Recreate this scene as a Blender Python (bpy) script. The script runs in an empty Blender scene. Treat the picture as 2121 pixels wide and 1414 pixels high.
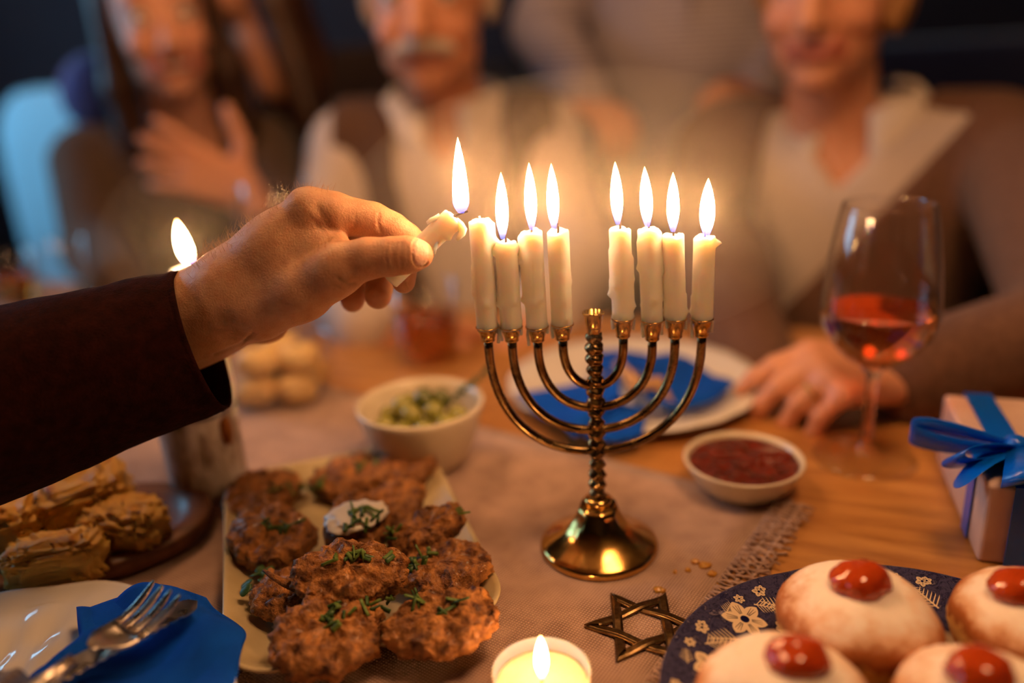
import bpy, bmesh, math, random
import numpy as np
from mathutils import Vector, Matrix, noise
random.seed(7); np.random.seed(7)
SC = bpy.context.scene
COL = SC.collection
PI = math.pi

# ------------------------------------------------------------------ camera
F = 1700.0                      # focal length in pixels of the 2121 x 1414 frame
PITCH = math.radians(19.3); ROLL = 0.055
_f = np.array([0, math.cos(PITCH), -math.sin(PITCH)])
_r0 = np.array([1.0, 0, 0]); _u0 = np.array([0, math.sin(PITCH), math.cos(PITCH)])
_r = math.cos(ROLL)*_r0 - math.sin(ROLL)*_u0
_u = math.sin(ROLL)*_r0 + math.cos(ROLL)*_u0
HC = 0.28944
_C = np.array([0, 0, HC])
cam_d = bpy.data.cameras.new('camera'); cam = bpy.data.objects.new('camera', cam_d); COL.objects.link(cam)
cam.matrix_world = Matrix(((_r[0], _u[0], -_f[0], 0), (_r[1], _u[1], -_f[1], 0), (_r[2], _u[2], -_f[2], HC), (0, 0, 0, 1)))
cam_d.sensor_width = 36; cam_d.lens = F/2121*36; cam_d.clip_start = .02
cam_d.dof.use_dof = True; cam_d.dof.focus_distance = 0.432; cam_d.dof.aperture_fstop = 1.6
SC.camera = cam

# ------------------------------------------------------------------ light and exposure
SC.view_settings.view_transform = 'Standard'
SC.view_settings.look = 'None'
SC.view_settings.gamma = 1.0
SC.view_settings.use_curve_mapping = False
SC.view_settings.exposure = 0.55
world = bpy.data.worlds.new('dusk_sky'); SC.world = world
world.use_nodes = True
wb = world.node_tree.nodes['Background']
wb.inputs['Color'].default_value = (0.28, 0.66, 1.0, 1); wb.inputs['Strength'].default_value = 4.5
SC.cycles.sample_clamp_indirect = 6.0
SC.cycles.caustics_reflective = False
SC.cycles.max_bounces = 7
SC.cycles.diffuse_bounces = 3
SC.cycles.glossy_bounces = 4
SC.cycles.use_adaptive_sampling = True
SC.cycles.adaptive_threshold = 0.05
SC.cycles.adaptive_min_samples = 20
SC.cycles.transparent_max_bounces = 12

def area(name, loc, rot, sx, sy, power, col, portal=False):
    d = bpy.data.lights.new(name, 'AREA'); d.shape = 'RECTANGLE'; d.size = sx; d.size_y = sy
    d.energy = power; d.color = col
    o = bpy.data.objects.new(name, d); COL.objects.link(o); o.location = loc; o.rotation_euler = rot
    if portal: d.cycles.is_portal = True
    return o

FLAME = 90.0      # radiance of a candle flame
FILL = 10.5       # radiance of the added fill globes above the table

# ------------------------------------------------------------------ helpers: pixels to places
def ray(px, py): return _f + ((px-1060.5)/F)*_r - ((py-707)/F)*_u
def P(px, py, Z): return _C + Z*ray(px, py)             # at distance Z along the lens axis
def T(px, py, z=0.0):                                    # on the horizontal plane at height z
    d = ray(px, py); return _C + (z-HC)/d[2]*d
def VY(px, py, y):                                       # on the upright plane at that y
    d = ray(px, py); return _C + y/d[1]*d
def V3(a): return Vector((float(a[0]), float(a[1]), float(a[2])))
def S(r, g, b):
    f = lambda c: c/12.92 if c <= .04045 else ((c+.055)/1.055)**2.4
    return (f(r/255), f(g/255), f(b/255), 1)

# ------------------------------------------------------------------ helpers: objects
def tag(o, label=None, cat=None, group=None, kind=None):
    if label: o['label'] = label
    if cat: o['category'] = cat
    if group: o['group'] = group
    if kind: o['kind'] = kind
    return o
def empty(name, loc=(0, 0, 0), rz=0.0, **k):
    o = bpy.data.objects.new(name, None); COL.objects.link(o); o.location = loc; o.rotation_euler = (0, 0, rz)
    o.empty_display_size = .01
    return tag(o, **k)
def link(name, me, m, parent=None, smooth=True, **k):
    o = bpy.data.objects.new(name, me); COL.objects.link(o)
    if m is not None and len(me.materials) == 0: me.materials.append(m)
    if smooth and len(me.polygons): me.polygons.foreach_set('use_smooth', [True]*len(me.polygons))
    if parent is not None: o.parent = parent
    return tag(o, **k)
def mesh(name, v, f):
    me = bpy.data.meshes.new(name); me.from_pydata([tuple(map(float, p)) for p in v], [], [tuple(map(int, q)) for q in f]); me.update(); return me
def mk(name, v, f, m, parent=None, smooth=True, **k): return link(name, mesh(name, v, f), m, parent, smooth, **k)
class MB:
    def __init__(s): s.v = []; s.f = []
    def add(s, v, f):
        n = len(s.v); s.v += [tuple(p) for p in v]; s.f += [tuple(i+n for i in q) for q in f]; return s
    def build(s, name, m, parent=None, smooth=True, **k): return mk(name, s.v, s.f, m, parent, smooth, **k)
def lathe(prof, n=48, close=False, rmod=None, zmod=None):
    v = []; f = []; m = len(prof)
    for i, (r, z) in enumerate(prof):
        for j in range(n):
            a = 2*PI*j/n
            rr = r*(rmod(a, i, r, z) if rmod else 1)
            zz = z + (zmod(a, i, r, z) if zmod else 0)
            v.append((rr*math.cos(a), rr*math.sin(a), zz))
    for i in range(m if close else m-1):
        i2 = (i+1) % m
        for j in range(n):
            j2 = (j+1) % n
            f.append((i*n+j, i*n+j2, i2*n+j2, i2*n+j))
    return v, f
def caps(v, f, n, first=True, last=True):
    if first: f.append(tuple(range(n-1, -1, -1)))
    if last: f.append(tuple(range(len(v)-n, len(v))))
    return v, f
def frames(pts):
    pts = [Vector(p) for p in pts]; T_ = []
    for i in range(len(pts)):
        t = pts[min(i+1, len(pts)-1)]-pts[max(i-1, 0)]; T_.append(t.normalized() if t.length > 1e-9 else Vector((0, 0, 1)))
    n = T_[0].orthogonal().normalized(); out = []
    for i, t in enumerate(T_):
        n = (n - t*n.dot(t)); n = n.normalized() if n.length > 1e-9 else t.orthogonal().normalized()
        out.append((pts[i], t, n, t.cross(n)))
    return out
def tube(pts, rad, n=10, cap=True, sx=1.0):
    v = []; f = []
    fr = frames(pts)
    for i, (p, t, a, b) in enumerate(fr):
        r = rad(i/(len(fr)-1)) if callable(rad) else (rad[i] if isinstance(rad, (list, tuple)) else rad)
        for j in range(n):
            q = p + a*(r*math.cos(2*PI*j/n)) + b*(r*sx*math.sin(2*PI*j/n)); v.append(tuple(q))
    for i in range(len(fr)-1):
        for j in range(n):
            j2 = (j+1) % n; f.append((i*n+j, i*n+j2, (i+1)*n+j2, (i+1)*n+j))
    if cap: caps(v, f, n)
    return v, f
def box(cx, cy, cz, sx, sy, sz):
    v = [(cx+a*sx/2, cy+b*sy/2, cz+c*sz/2) for a in (-1, 1) for b in (-1, 1) for c in (-1, 1)]
    return v, [(0, 1, 3, 2), (4, 6, 7, 5), (0, 4, 5, 1), (2, 3, 7, 6), (0, 2, 6, 4), (1, 5, 7, 3)]
def bevel(o, w, seg=2):
    b = o.modifiers.new('bevel', 'BEVEL'); b.width = w; b.segments = seg; b.limit_method = 'ANGLE'; return o
def solid(o, t, off=0):
    b = o.modifiers.new('solid', 'SOLIDIFY'); b.thickness = t; b.offset = off; return o
def subsurf(o, n=1):
    b = o.modifiers.new('sub', 'SUBSURF'); b.levels = n; b.render_levels = n; return o
def curve_pts(ctrl, n):                                  # Catmull-Rom through control points
    c = [np.array(p, float) for p in ctrl]; c = [2*c[0]-c[1]]+c+[2*c[-1]-c[-2]]; out = []
    m = len(c)-3
    for i in range(n):
        t = i/(n-1)*m; k = min(int(t), m-1); t -= k
        a, b, d, e = c[k:k+4]
        out.append(.5*((2*b)+(-a+d)*t+(2*a-5*b+4*d-e)*t*t+(-a+3*b-3*d+e)*t**3))
    return out
def fbm(p, o=4): return noise.fractal(Vector(p), 1.0, 2.0, o)
def blob(rx, ry, rz, nu=28, nv=16, amp=.1, fr=3.0, seed=0, sq=2.0, flat=0.0):
    v = []; f = []
    for i in range(nv+1):
        ph = -PI/2+PI*i/nv
        for j in range(nu):
            th = 2*PI*j/nu
            c, s = math.cos(ph), math.sin(ph)
            e = lambda x: math.copysign(abs(x)**(2/sq), x)
            d = Vector((c*math.cos(th), c*math.sin(th), s))
            p = Vector((e(d.x), e(d.y), e(d.z))) if sq != 2 else d.copy()
            k = 1+amp*fbm(d*fr+Vector((seed*7.3, seed*3.1, seed)), 4)
            q = Vector((p.x*rx*k, p.y*ry*k, p.z*rz*k))
            if flat and q.z < -flat*rz: q.z = -flat*rz
            v.append(tuple(q))
    for i in range(nv):
        for j in range(nu):
            j2 = (j+1) % nu; f.append((i*nu+j, i*nu+j2, (i+1)*nu+j2, (i+1)*nu+j))
    return v, f

# ------------------------------------------------------------------ helpers: materials
class NT:
    def __init__(s, name):
        s.m = bpy.data.materials.new(name); s.m.use_nodes = True; s.t = s.m.node_tree; s.t.nodes.clear()
        s.out = s.n('ShaderNodeOutputMaterial')
    def n(s, typ, **k):
        nd = s.t.nodes.new(typ)
        for a, b in k.items(): setattr(nd, a, b)
        return nd
    def set(s, nd, **k):
        for a, b in k.items(): nd.inputs[a.replace('_', ' ')].default_value = b
        return nd
    def l(s, a, b): s.t.links.new(a, b)
def ramp(nt, src, stops, interp='LINEAR'):
    r = nt.n('ShaderNodeValToRGB'); r.color_ramp.interpolation = interp
    e = r.color_ramp.elements
    while len(e) < len(stops): e.new(.5)
    for x, (p, c) in zip(e, stops): x.position = p; x.color = c if len(c) == 4 else (*c, 1)
    nt.l(src, r.inputs['Fac']); return r.outputs['Color']
def mat(name, col, rough=.5, metal=0.0, sss=0.0, sr=(.004, .002, .001), trans=0.0, ior=1.45, coat=0.0, sheen=0.0,
        vary=None, bump=None, spec=.5, attr=None, wood=None, rvary=None, tl=0.0):
    nt = NT(name); b = nt.n('ShaderNodeBsdfPrincipled'); nt.l(b.outputs[0], nt.out.inputs[0])
    I = b.inputs
    I['Base Color'].default_value = col; I['Roughness'].default_value = rough; I['Metallic'].default_value = metal
    I['IOR'].default_value = ior; I['Specular IOR Level'].default_value = spec
    I['Transmission Weight'].default_value = trans; I['Coat Weight'].default_value = coat; I['Coat Roughness'].default_value = .08
    I['Sheen Weight'].default_value = sheen
    if sss: I['Subsurface Weight'].default_value = sss; I['Subsurface Radius'].default_value = sr; I['Subsurface Scale'].default_value = 1.0
    tc = nt.n('ShaderNodeTexCoord').outputs['Object']; csrc = None
    if attr:
        a = nt.n('ShaderNodeVertexColor', layer_name=attr); csrc = a.outputs['Color']
    if vary:                                             # (colour 2, scale, contrast[, stretch])
        mp = nt.n('ShaderNodeMapping'); nt.l(tc, mp.inputs[0])
        if len(vary) > 3: mp.inputs['Scale'].default_value = vary[3]
        no = nt.n('ShaderNodeTexNoise'); nt.set(no, Scale=vary[1], Detail=5.0, Roughness=.6); nt.l(mp.outputs[0], no.inputs['Vector'])
        mx = nt.n('ShaderNodeMix', data_type='RGBA'); c = vary[2]
        fr = nt.n('ShaderNodeMapRange'); nt.set(fr, **{'From Min': .5-.5/c, 'From Max': .5+.5/c}); nt.l(no.outputs['Fac'], fr.inputs[0])
        nt.l(fr.outputs[0], mx.inputs[0]); mx.inputs[7].default_value = vary[0]
        if csrc is not None: nt.l(csrc, mx.inputs[6])
        else: mx.inputs[6].default_value = col
        if attr: mx.blend_type = 'MULTIPLY'
        csrc = mx.outputs[2]
    if csrc is not None: nt.l(csrc, I['Base Color'])
    if rvary:
        no = nt.n('ShaderNodeTexNoise'); nt.set(no, Scale=rvary[0], Detail=4.0); nt.l(tc, no.inputs['Vector'])
        fr = nt.n('ShaderNodeMapRange'); nt.set(fr, **{'From Min': .35, 'From Max': .65, 'To Min': rvary[1], 'To Max': rvary[2]}); nt.l(no.outputs['Fac'], fr.inputs[0])
        nt.l(fr.outputs[0], I['Roughness'])
    if bump:                                             # list of (scale, height in m)
        last = None
        for sc_, hgt in (bump if isinstance(bump, list) else [bump]):
            no = nt.n('ShaderNodeTexNoise'); nt.set(no, Scale=sc_, Detail=3.0); nt.l(tc, no.inputs['Vector'])
            bp = nt.n('ShaderNodeBump'); nt.set(bp, Strength=1.0, Distance=hgt); nt.l(no.outputs['Fac'], bp.inputs['Height'])
            if last is not None: nt.l(last, bp.inputs['Normal'])
            last = bp.outputs[0]
        nt.l(last, I['Normal'])
    if tl:
        t = nt.n('ShaderNodeBsdfTranslucent'); mx = nt.n('ShaderNodeMixShader'); mx.inputs[0].default_value = tl
        if csrc is not None: nt.l(csrc, t.inputs[0])
        else: t.inputs[0].default_value = col
        nt.l(b.outputs[0], mx.inputs[1]); nt.l(t.outputs[0], mx.inputs[2]); nt.l(mx.outputs[0], nt.out.inputs[0])
    nt.b = b; nt.m['x'] = 1
    return nt.m
def weave(name, c1, c2, scale, depth, rough=.9, sheen=.3, rot=0.0):   # woven cloth: two crossed wave bands
    nt = NT(name); b = nt.n('ShaderNodeBsdfPrincipled'); nt.l(b.outputs[0], nt.out.inputs[0])
    b.inputs['Roughness'].default_value = rough; b.inputs['Sheen Weight'].default_value = sheen; b.inputs['Specular IOR Level'].default_value = .2
    tc = nt.n('ShaderNodeTexCoord').outputs['Object']
    mp = nt.n('ShaderNodeMapping'); nt.l(tc, mp.inputs[0]); mp.inputs['Rotation'].default_value = (0, 0, rot)
    ws = []
    for d in ('X', 'Y'):
        w = nt.n('ShaderNodeTexWave', bands_direction=d); nt.set(w, Scale=scale, Distortion=.6, Detail=1.0); w.inputs['Detail Scale'].default_value = .3
        nt.l(mp.outputs[0], w.inputs['Vector']); ws.append(w.outputs['Fac'])
    mu = nt.n('ShaderNodeMath', operation='MULTIPLY'); nt.l(ws[0], mu.inputs[0]); nt.l(ws[1], mu.inputs[1])
    no = nt.n('ShaderNodeTexNoise'); nt.set(no, Scale=55.0, Detail=6.0); nt.l(tc, no.inputs['Vector'])
    ad = nt.n('ShaderNodeMath', operation='MULTIPLY_ADD'); nt.l(no.outputs['Fac'], ad.inputs[0]); ad.inputs[1].default_value = .9; nt.l(mu.outputs[0], ad.inputs[2])
    c = ramp(nt, ad.outputs[0], [(.2, c1), (1.2 if False else .95, c2)]); nt.l(c, b.inputs['Base Color'])
    bp = nt.n('ShaderNodeBump'); nt.set(bp, Strength=1.0, Distance=depth); nt.l(mu.outputs[0], bp.inputs['Height']); nt.l(bp.outputs[0], b.inputs['Normal'])
    return nt.m
def thin_glass(name, tint=(1, 1, 1, 1), rough=.0, ior=1.5):      # thin-walled glass: clear with Fresnel gloss
    nt = NT(name); t = nt.n('ShaderNodeBsdfTransparent'); t.inputs[0].default_value = tint
    g = nt.n('ShaderNodeBsdfGlossy'); g.inputs['Roughness'].default_value = rough
    lw = nt.n('ShaderNodeLayerWeight'); lw.inputs[0].default_value = .5
    pw = nt.n('ShaderNodeMath', operation='POWER'); nt.l(lw.outputs['Facing'], pw.inputs[0]); pw.inputs[1].default_value = 3.0
    fr = nt.n('ShaderNodeMath', operation='MULTIPLY_ADD'); nt.l(pw.outputs[0], fr.inputs[0]); fr.inputs[1].default_value = .85; fr.inputs[2].default_value = .035
    mx = nt.n('ShaderNodeMixShader'); nt.l(fr.outputs[0], mx.inputs[0]); nt.l(t.outputs[0], mx.inputs[1]); nt.l(g.outputs[0], mx.inputs[2]); nt.l(mx.outputs[0], nt.out.inputs[0])
    return nt.m
def flame_mat(name, strength):
    nt = NT(name); tc = nt.n('ShaderNodeTexCoord'); sx = nt.n('ShaderNodeSeparateXYZ'); nt.l(tc.outputs['Generated'], sx.inputs[0])
    z = sx.outputs['Z']
    col = ramp(nt, z, [(0.0, (.12, .16, 1)), (.12, (.3, .28, .9)), (.24, (1, .50, .19)), (.8, (1, .50, .19)), (1, (1, .40, .10))])
    st = ramp(nt, z, [(0.0, (.03,)*3), (.14, (.06,)*3), (.34, (1,)*3), (.85, (1,)*3), (1, (.25,)*3)])
    al = ramp(nt, z, [(0.0, (.25,)*3), (.18, (.5,)*3), (.32, (.97,)*3), (.93, (.97,)*3), (1, (.4,)*3)])
    e = nt.n('ShaderNodeEmission'); nt.l(col, e.inputs[0])
    m = nt.n('ShaderNodeMath', operation='MULTIPLY'); nt.l(st, m.inputs[0]); m.inputs[1].default_value = strength; nt.l(m.outputs[0], e.inputs[1])
    t = nt.n('ShaderNodeBsdfTransparent'); mx = nt.n('ShaderNodeMixShader')
    nt.l(al, mx.inputs[0]); nt.l(t.outputs[0], mx.inputs[1]); nt.l(e.outputs[0], mx.inputs[2]); nt.l(mx.outputs[0], nt.out.inputs[0])
    return nt.m

# ------------------------------------------------------------------ helpers: smooth bodies from a distance field
def rc(a, b, ra, rb, k=.006): return ('rc', np.array(a, float), np.array(b, float), float(ra), float(rb), k)
def el(c, r, k=.006, R=None, sub=False): return ('sub' if sub else 'el', np.array(c, float), np.array(r, float), R, 0, k)
def field(prims, lo, hi, h):
    lo = np.array(lo, float); n = np.ceil((np.array(hi)-lo)/h).astype(int)+1
    D = np.full(n, 1.0, np.float32)
    ax = [(lo[i]+h*np.arange(n[i])).astype(np.float32) for i in range(3)]
    for pr in prims:
        t, A, B, c, d, k = pr
        if t == 'rc': mn = np.minimum(A-c, B-d); mxx = np.maximum(A+c, B+d)
        else: R_ = np.max(B); mn = A-R_; mxx = A+R_
        m = k+3*h+.004
        i0 = np.clip(np.floor((mn-m-lo)/h).astype(int), 0, n); i1 = np.clip(np.ceil((mxx+m-lo)/h).astype(int)+1, 0, n)
        if np.any(i1 <= i0): continue
        X = ax[0][i0[0]:i1[0], None, None]; Y = ax[1][None, i0[1]:i1[1], None]; Z = ax[2][None, None, i0[2]:i1[2]]
        if t == 'rc':
            ba = B-A; L = float(ba@ba)+1e-12
            px, py, pz = X-A[0], Y-A[1], Z-A[2]
            s = np.clip((px*ba[0]+py*ba[1]+pz*ba[2])/L, 0, 1)
            q = np.sqrt((px-s*ba[0])**2+(py-s*ba[1])**2+(pz-s*ba[2])**2)-(c+(d-c)*s)
        else:
            px, py, pz = X-A[0], Y-A[1], Z-A[2]
            if c is not None:
                M = np.array(c); px, py, pz = (M[0, 0]*px+M[1, 0]*py+M[2, 0]*pz, M[0, 1]*px+M[1, 1]*py+M[2, 1]*pz, M[0, 2]*px+M[1, 2]*py+M[2, 2]*pz)
            k0 = np.sqrt((px/B[0])**2+(py/B[1])**2+(pz/B[2])**2); k1 = np.sqrt((px/B[0]**2)**2+(py/B[1]**2)**2+(pz/B[2]**2)**2)+1e-9
            q = k0*(k0-1)/k1
        sl = (slice(i0[0], i1[0]), slice(i0[1], i1[1]), slice(i0[2], i1[2]))
        o = D[sl]
        if t == 'sub':
            hh = np.maximum(k-np.abs(o+q), 0)/k; D[sl] = np.maximum(o, -q)+hh*hh*k*.25
        else:
            hh = np.maximum(k-np.abs(o-q), 0)/k; D[sl] = np.minimum(o, q)-hh*hh*k*.25
    return D, lo, ax
def nets(D, lo, h):
    Sg = D < 0
    c = np.zeros(tuple(np.array(D.shape)-1), np.int8)
    for a in (0, 1):
        for b in (0, 1):
            for e in (0, 1):
                c += Sg[a:D.shape[0]-1+a, b:D.shape[1]-1+b, e:D.shape[2]-1+e]
    ci, cj, ck = np.nonzero((c > 0) & (c < 8))
    idx = -np.ones(c.shape, np.int64); idx[ci, cj, ck] = np.arange(len(ci))
    acc = np.zeros((len(ci), 3)); w = np.zeros(len(ci)); base = np.stack([ci, cj, ck], 1)
    for ax in range(3):
        o1, o2 = [i for i in range(3) if i != ax]
        for a in (0, 1):
            for b in (0, 1):
                off = np.zeros(3, int); off[o1] = a; off[o2] = b
                p0 = base+off; p1 = p0.copy(); p1[:, ax] += 1
                da = D[p0[:, 0], p0[:, 1], p0[:, 2]]; db = D[p1[:, 0], p1[:, 1], p1[:, 2]]
                x = (da < 0) != (db < 0); t = np.where(x, da/(da-db+1e-12), 0)
                q = p0.astype(float); q[:, ax] += t
                acc[x] += q[x]; w[x] += 1
    V = lo+h*acc/np.maximum(w, 1)[:, None]
    Fs = []
    for ax in range(3):
        o1, o2 = [(1, 2), (2, 0), (0, 1)][ax]
        sl0 = [slice(None)]*3; sl1 = [slice(None)]*3; sl0[ax] = slice(0, -1); sl1[ax] = slice(1, None)
        A = Sg[tuple(sl0)]; B = Sg[tuple(sl1)]
        e = np.stack(np.nonzero(A != B), 1)
        e = e[(e[:, o1] > 0) & (e[:, o2] > 0) & (e[:, o1] < D.shape[o1]-1) & (e[:, o2] < D.shape[o2]-1)]
        ins = A[e[:, 0], e[:, 1], e[:, 2]]
        def cell(a, b):
            q = e.copy(); q[:, o1] -= a; q[:, o2] -= b; return idx[q[:, 0], q[:, 1], q[:, 2]]
        q = np.stack([cell(1, 1), cell(0, 1), cell(0, 0), cell(1, 0)], 1)
        q[~ins] = q[~ins][:, ::-1]; Fs.append(q)
    return V, np.concatenate(Fs)
def npmesh(name, V, Q, col=None):
    me = bpy.data.meshes.new(name); me.vertices.add(len(V)); me.vertices.foreach_set('co', np.asarray(V, np.float32).ravel())
    me.loops.add(len(Q)*4); me.loops.foreach_set('vertex_index', np.asarray(Q, np.int32).ravel())
    me.polygons.add(len(Q)); me.polygons.foreach_set('loop_start', np.arange(0, len(Q)*4, 4, dtype=np.int32))
    me.update(calc_edges=True); me.validate()
    if col is not None and len(me.vertices) == len(col):
        ca = me.color_attributes.new('col', 'FLOAT_COLOR', 'POINT'); ca.data.foreach_set('color', np.asarray(col, np.float32).ravel())
    return me
def vnormals(V, Q):
    n = np.cross(V[Q[:, 2]]-V[Q[:, 0]], V[Q[:, 3]]-V[Q[:, 1]]); N = np.zeros_like(V)
    for i in range(4): np.add.at(N, Q[:, i], n)
    return N/(np.linalg.norm(N, axis=1)[:, None]+1e-12)
def relax(V, Q, it=2, lam=.5):
    for _ in range(it):
        A = np.zeros_like(V); w = np.zeros(len(V))
        for i in range(4):
            np.add.at(A, Q[:, i], V[Q[:, (i+1) % 4]]+V[Q[:, i-1]]); np.add.at(w, Q[:, i], 2)
        V = V+lam*(A/w[:, None]-V)
    return V
def bounds(prims, m=.012):
    lo = np.min([np.minimum(p[1]-p[3], p[2]-p[4]) if p[0] == 'rc' else p[1]-np.max(p[2]) for p in prims if p[0] != 'sub'], 0)
    hi = np.max([np.maximum(p[1]+p[3], p[2]+p[4]) if p[0] == 'rc' else p[1]+np.max(p[2]) for p in prims if p[0] != 'sub'], 0)
    return lo-m, hi+m
def body_mesh(prims, h, it=1, clip=None):
    lo, hi = bounds(prims); D, lo, ax = field(prims, lo, hi, h)
    if clip is not None: D = np.maximum(D, clip(ax[0][:, None, None], ax[1][None, :, None], ax[2][None, None, :]))
    V, Q = nets(D, lo, h); return relax(V, Q, it), Q

# ================================================================== the room
M = {}
M['plaster'] = mat('navy_plaster', S(44, 47, 62), .9, vary=(S(60, 55, 62), 3, 2), bump=(60, .0008))
M['ceil'] = mat('ceiling_wood', S(118, 84, 56), .8, vary=(S(96, 64, 40), 4, 2, (1, 8, 1)))
M['floorwood'] = mat('floor_boards', S(95, 62, 40), .5, vary=(S(60, 38, 24), 3, 2, (1, 8, 1)))
M['white_paint'] = mat('white_gloss_paint', S(225, 225, 225), .35)
M['pane'] = thin_glass('window_glass')
ZF = -0.75
RX0, RX1, RY0, RY1, RZ1 = -1.95, 2.2, -1.6, 2.75, 1.85
mk('floor', *box((RX0+RX1)/2, (RY0+RY1)/2, ZF-.05, RX1-RX0+.3, RY1-RY0+.3, .1), M['floorwood'], smooth=False, kind='structure')
mk('ceiling', *box((RX0+RX1)/2, (RY0+RY1)/2, RZ1+.05, RX1-RX0+.3, RY1-RY0+.3, .1), M['ceil'], smooth=False, kind='structure')
mk('wall_back', *box((RX0+RX1)/2, RY1+.06, (ZF+RZ1)/2, RX1-RX0+.3, .12, RZ1-ZF), M['plaster'], smooth=False, kind='structure')
mk('wall_front', *box((RX0+RX1)/2, RY0-.06, (ZF+RZ1)/2, RX1-RX0+.3, .12, RZ1-ZF), M['plaster'], smooth=False, kind='structure')
mk('wall_right', *box(RX1+.06, (RY0+RY1)/2, (ZF+RZ1)/2, .12, RY1-RY0, RZ1-ZF), M['plaster'], smooth=False, kind='structure')
WIN = [(-0.24, -.02), (1.0, 2.1)]; WZ0, WZ1 = .10, 1.25
wl = MB(); ys = [RY0]+[y for w in WIN for y in w]+[RY1]
for i in range(0, len(ys), 2): wl.add(*box(RX0-.06, (ys[i]+ys[i+1])/2, (ZF+RZ1)/2, .12, ys[i+1]-ys[i], RZ1-ZF))
for a, b in WIN:
    wl.add(*box(RX0-.06, (a+b)/2, (ZF+WZ0)/2, .12, b-a, WZ0-ZF)); wl.add(*box(RX0-.06, (a+b)/2, (WZ1+RZ1)/2, .12, b-a, RZ1-WZ1))
wl.build('wall_left', M['plaster'], smooth=False, kind='structure')
for i, (a, b) in enumerate(WIN):
    w = empty('window_%d' % (i+1), (RX0-.05, (a+b)/2, WZ0), kind='structure')
    L = b-a; Hh = WZ1-WZ0; fr = MB()
    for y in (-L/2+.025, 0, L/2-.025): fr.add(*box(0, y, Hh/2, .06, .05, Hh))
    for z in (.025, Hh*.5, Hh-.025): fr.add(*box(0, 0, z, .05, L, .05))
    fr.build('window_frame', M['white_paint'], w, smooth=False)
    for y in (-L/4, L/4):
        for z in (Hh*.25, Hh*.75): mk('pane', *box(0, y, z, .004, L/2-.05, Hh/2-.05), M['pane'], w, smooth=False)
    area('window_portal_%d' % (i+1), (RX0-.10, (a+b)/2, (WZ0+WZ1)/2), (0, -PI/2, 0), Hh, L, 1, (1, 1, 1), portal=True)

# lantern-shaped fill lights, added above the frame to brighten faces and foreground
nt = NT('fill_glow'); e = nt.n('ShaderNodeEmission'); e.inputs[0].default_value = (1, .52, .23, 1); e.inputs[1].default_value = FILL; nt.l(e.outputs[0], nt.out.inputs[0])
pr = [(.02+.13*math.sin(PI*i/18)*(1+.02*(i % 2)), .12*-math.cos(PI*i/18)) for i in range(19)]
for lp_, lab in (((-.36, .80, .92), 'unseen lantern globe added as warm fill light above the far side of the table'), ((.28, .28, .98), 'unseen lantern globe added as warm fill light above the near side of the table')):
    if lp_[1] < .5:
        mnear = nt.m.copy(); mnear.name = 'fill_glow_near'; [setattr(q.inputs[1], 'default_value', FILL*1.5) for q in mnear.node_tree.nodes if q.type == 'EMISSION']
    lan = empty('added_fill_light', lp_, label=lab, cat='lamp', group='added fill globes above the table')
    mk('fill_globe', *lathe(pr, 32), nt.m if lp_[1] > .5 else mnear, lan)
    mk('cord', *tube([(0, 0, .12), (0, 0, RZ1-lp_[2])], .003, 6), M['plaster'], lan)
    mk('cap', *caps(*lathe([(.022, .115), (.022, .135), (.008, .14)], 16), 16), M['plaster'], lan)

# ================================================================== the table
M['oak'] = mat('honey_wood', S(206, 150, 84), .42, vary=(S(152, 96, 46), 9, 2.2, (1, 9, 1)), bump=[(120, .0002)], rvary=(30, .32, .55), coat=.12)
TR = math.radians(-22)
tb = empty('dining_table', (-.142, .49, 0), TR, label='honey coloured wooden dining table under all the dishes', cat='table')
o = mk('tabletop', *box(0, 0, -.02, 2.2, .95, .04), M['oak'], tb, smooth=False); bevel(o, .004)
ap = MB()
for y in (-.40, .40): ap.add(*box(0, y, -.085, 2.0, .022, .09))
for x in (-1.0, 1.0): ap.add(*box(x, 0, -.085, .022, .80, .09))
ap.build('apron', M['oak'], tb, smooth=False)
for x in (-1.03, 1.03):
    for y in (-.41, .41): mk('leg', *box(x, y, (ZF-.04)/2, .07, .07, -ZF-.04), M['oak'], tb, smooth=False)

# table runner with a fringed end
M['linen'] = weave('mauve_linen', S(120, 88, 76), S(222, 186, 166), 190, .0006)
M['fringe'] = mat('fringe_thread', S(200, 168, 148), .9, vary=(S(140, 105, 88), 200, 2), sheen=.3)
RR = math.atan2(-.585, .81)
run = empty('table_runner', (.1694, .4691, 0), RR, label='mauve linen table runner with a fringed end under the candelabrum', cat='table runner')
v = []; f = []; nx, ny = 60, 30
for i in range(nx+1):
    for j in range(ny+1):
        x = -1.25*(1-i/nx); y = -.46*j/ny
        v.append((x, y, .0016+.0006*fbm((x*9, y*9, 0), 2)))
for i in range(nx):
    for j in range(ny): a = i*(ny+1)+j; f.append((a, a+1, a+ny+2, a+ny+1))
o = mk('cloth', v, f, M['linen'], run); solid(o, .0012, 1)
fg = MB(); rnd = random.Random(3)
for k in range(230):
    y = -.46*k/230; p = []; L = .019+.006*rnd.random()
    for q in range(6):
        t = q/5; p.append((-.002+L*t, y+.0035*math.sin(t*6+k*1.7)*t+.001*rnd.random(), .003+.0035*abs(math.sin(t*5+k))))
    fg.add(*tube(p, .0007, 5))
    if k % 2 == 0:                                       # small knots lie across the strands
        fg.add(*tube([(.004, y-.002, .0035), (.0075, y, .0058), (.004, y+.0025, .0035)], .0009, 5))
        fg.add(*tube([(.011, y-.002, .003), (.014, y+.001, .006), (.011, y+.003, .003)], .0009, 5))
fg.build('fringe', M['fringe'], run, kind='stuff', label='pale knotted thread fringe')

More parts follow.
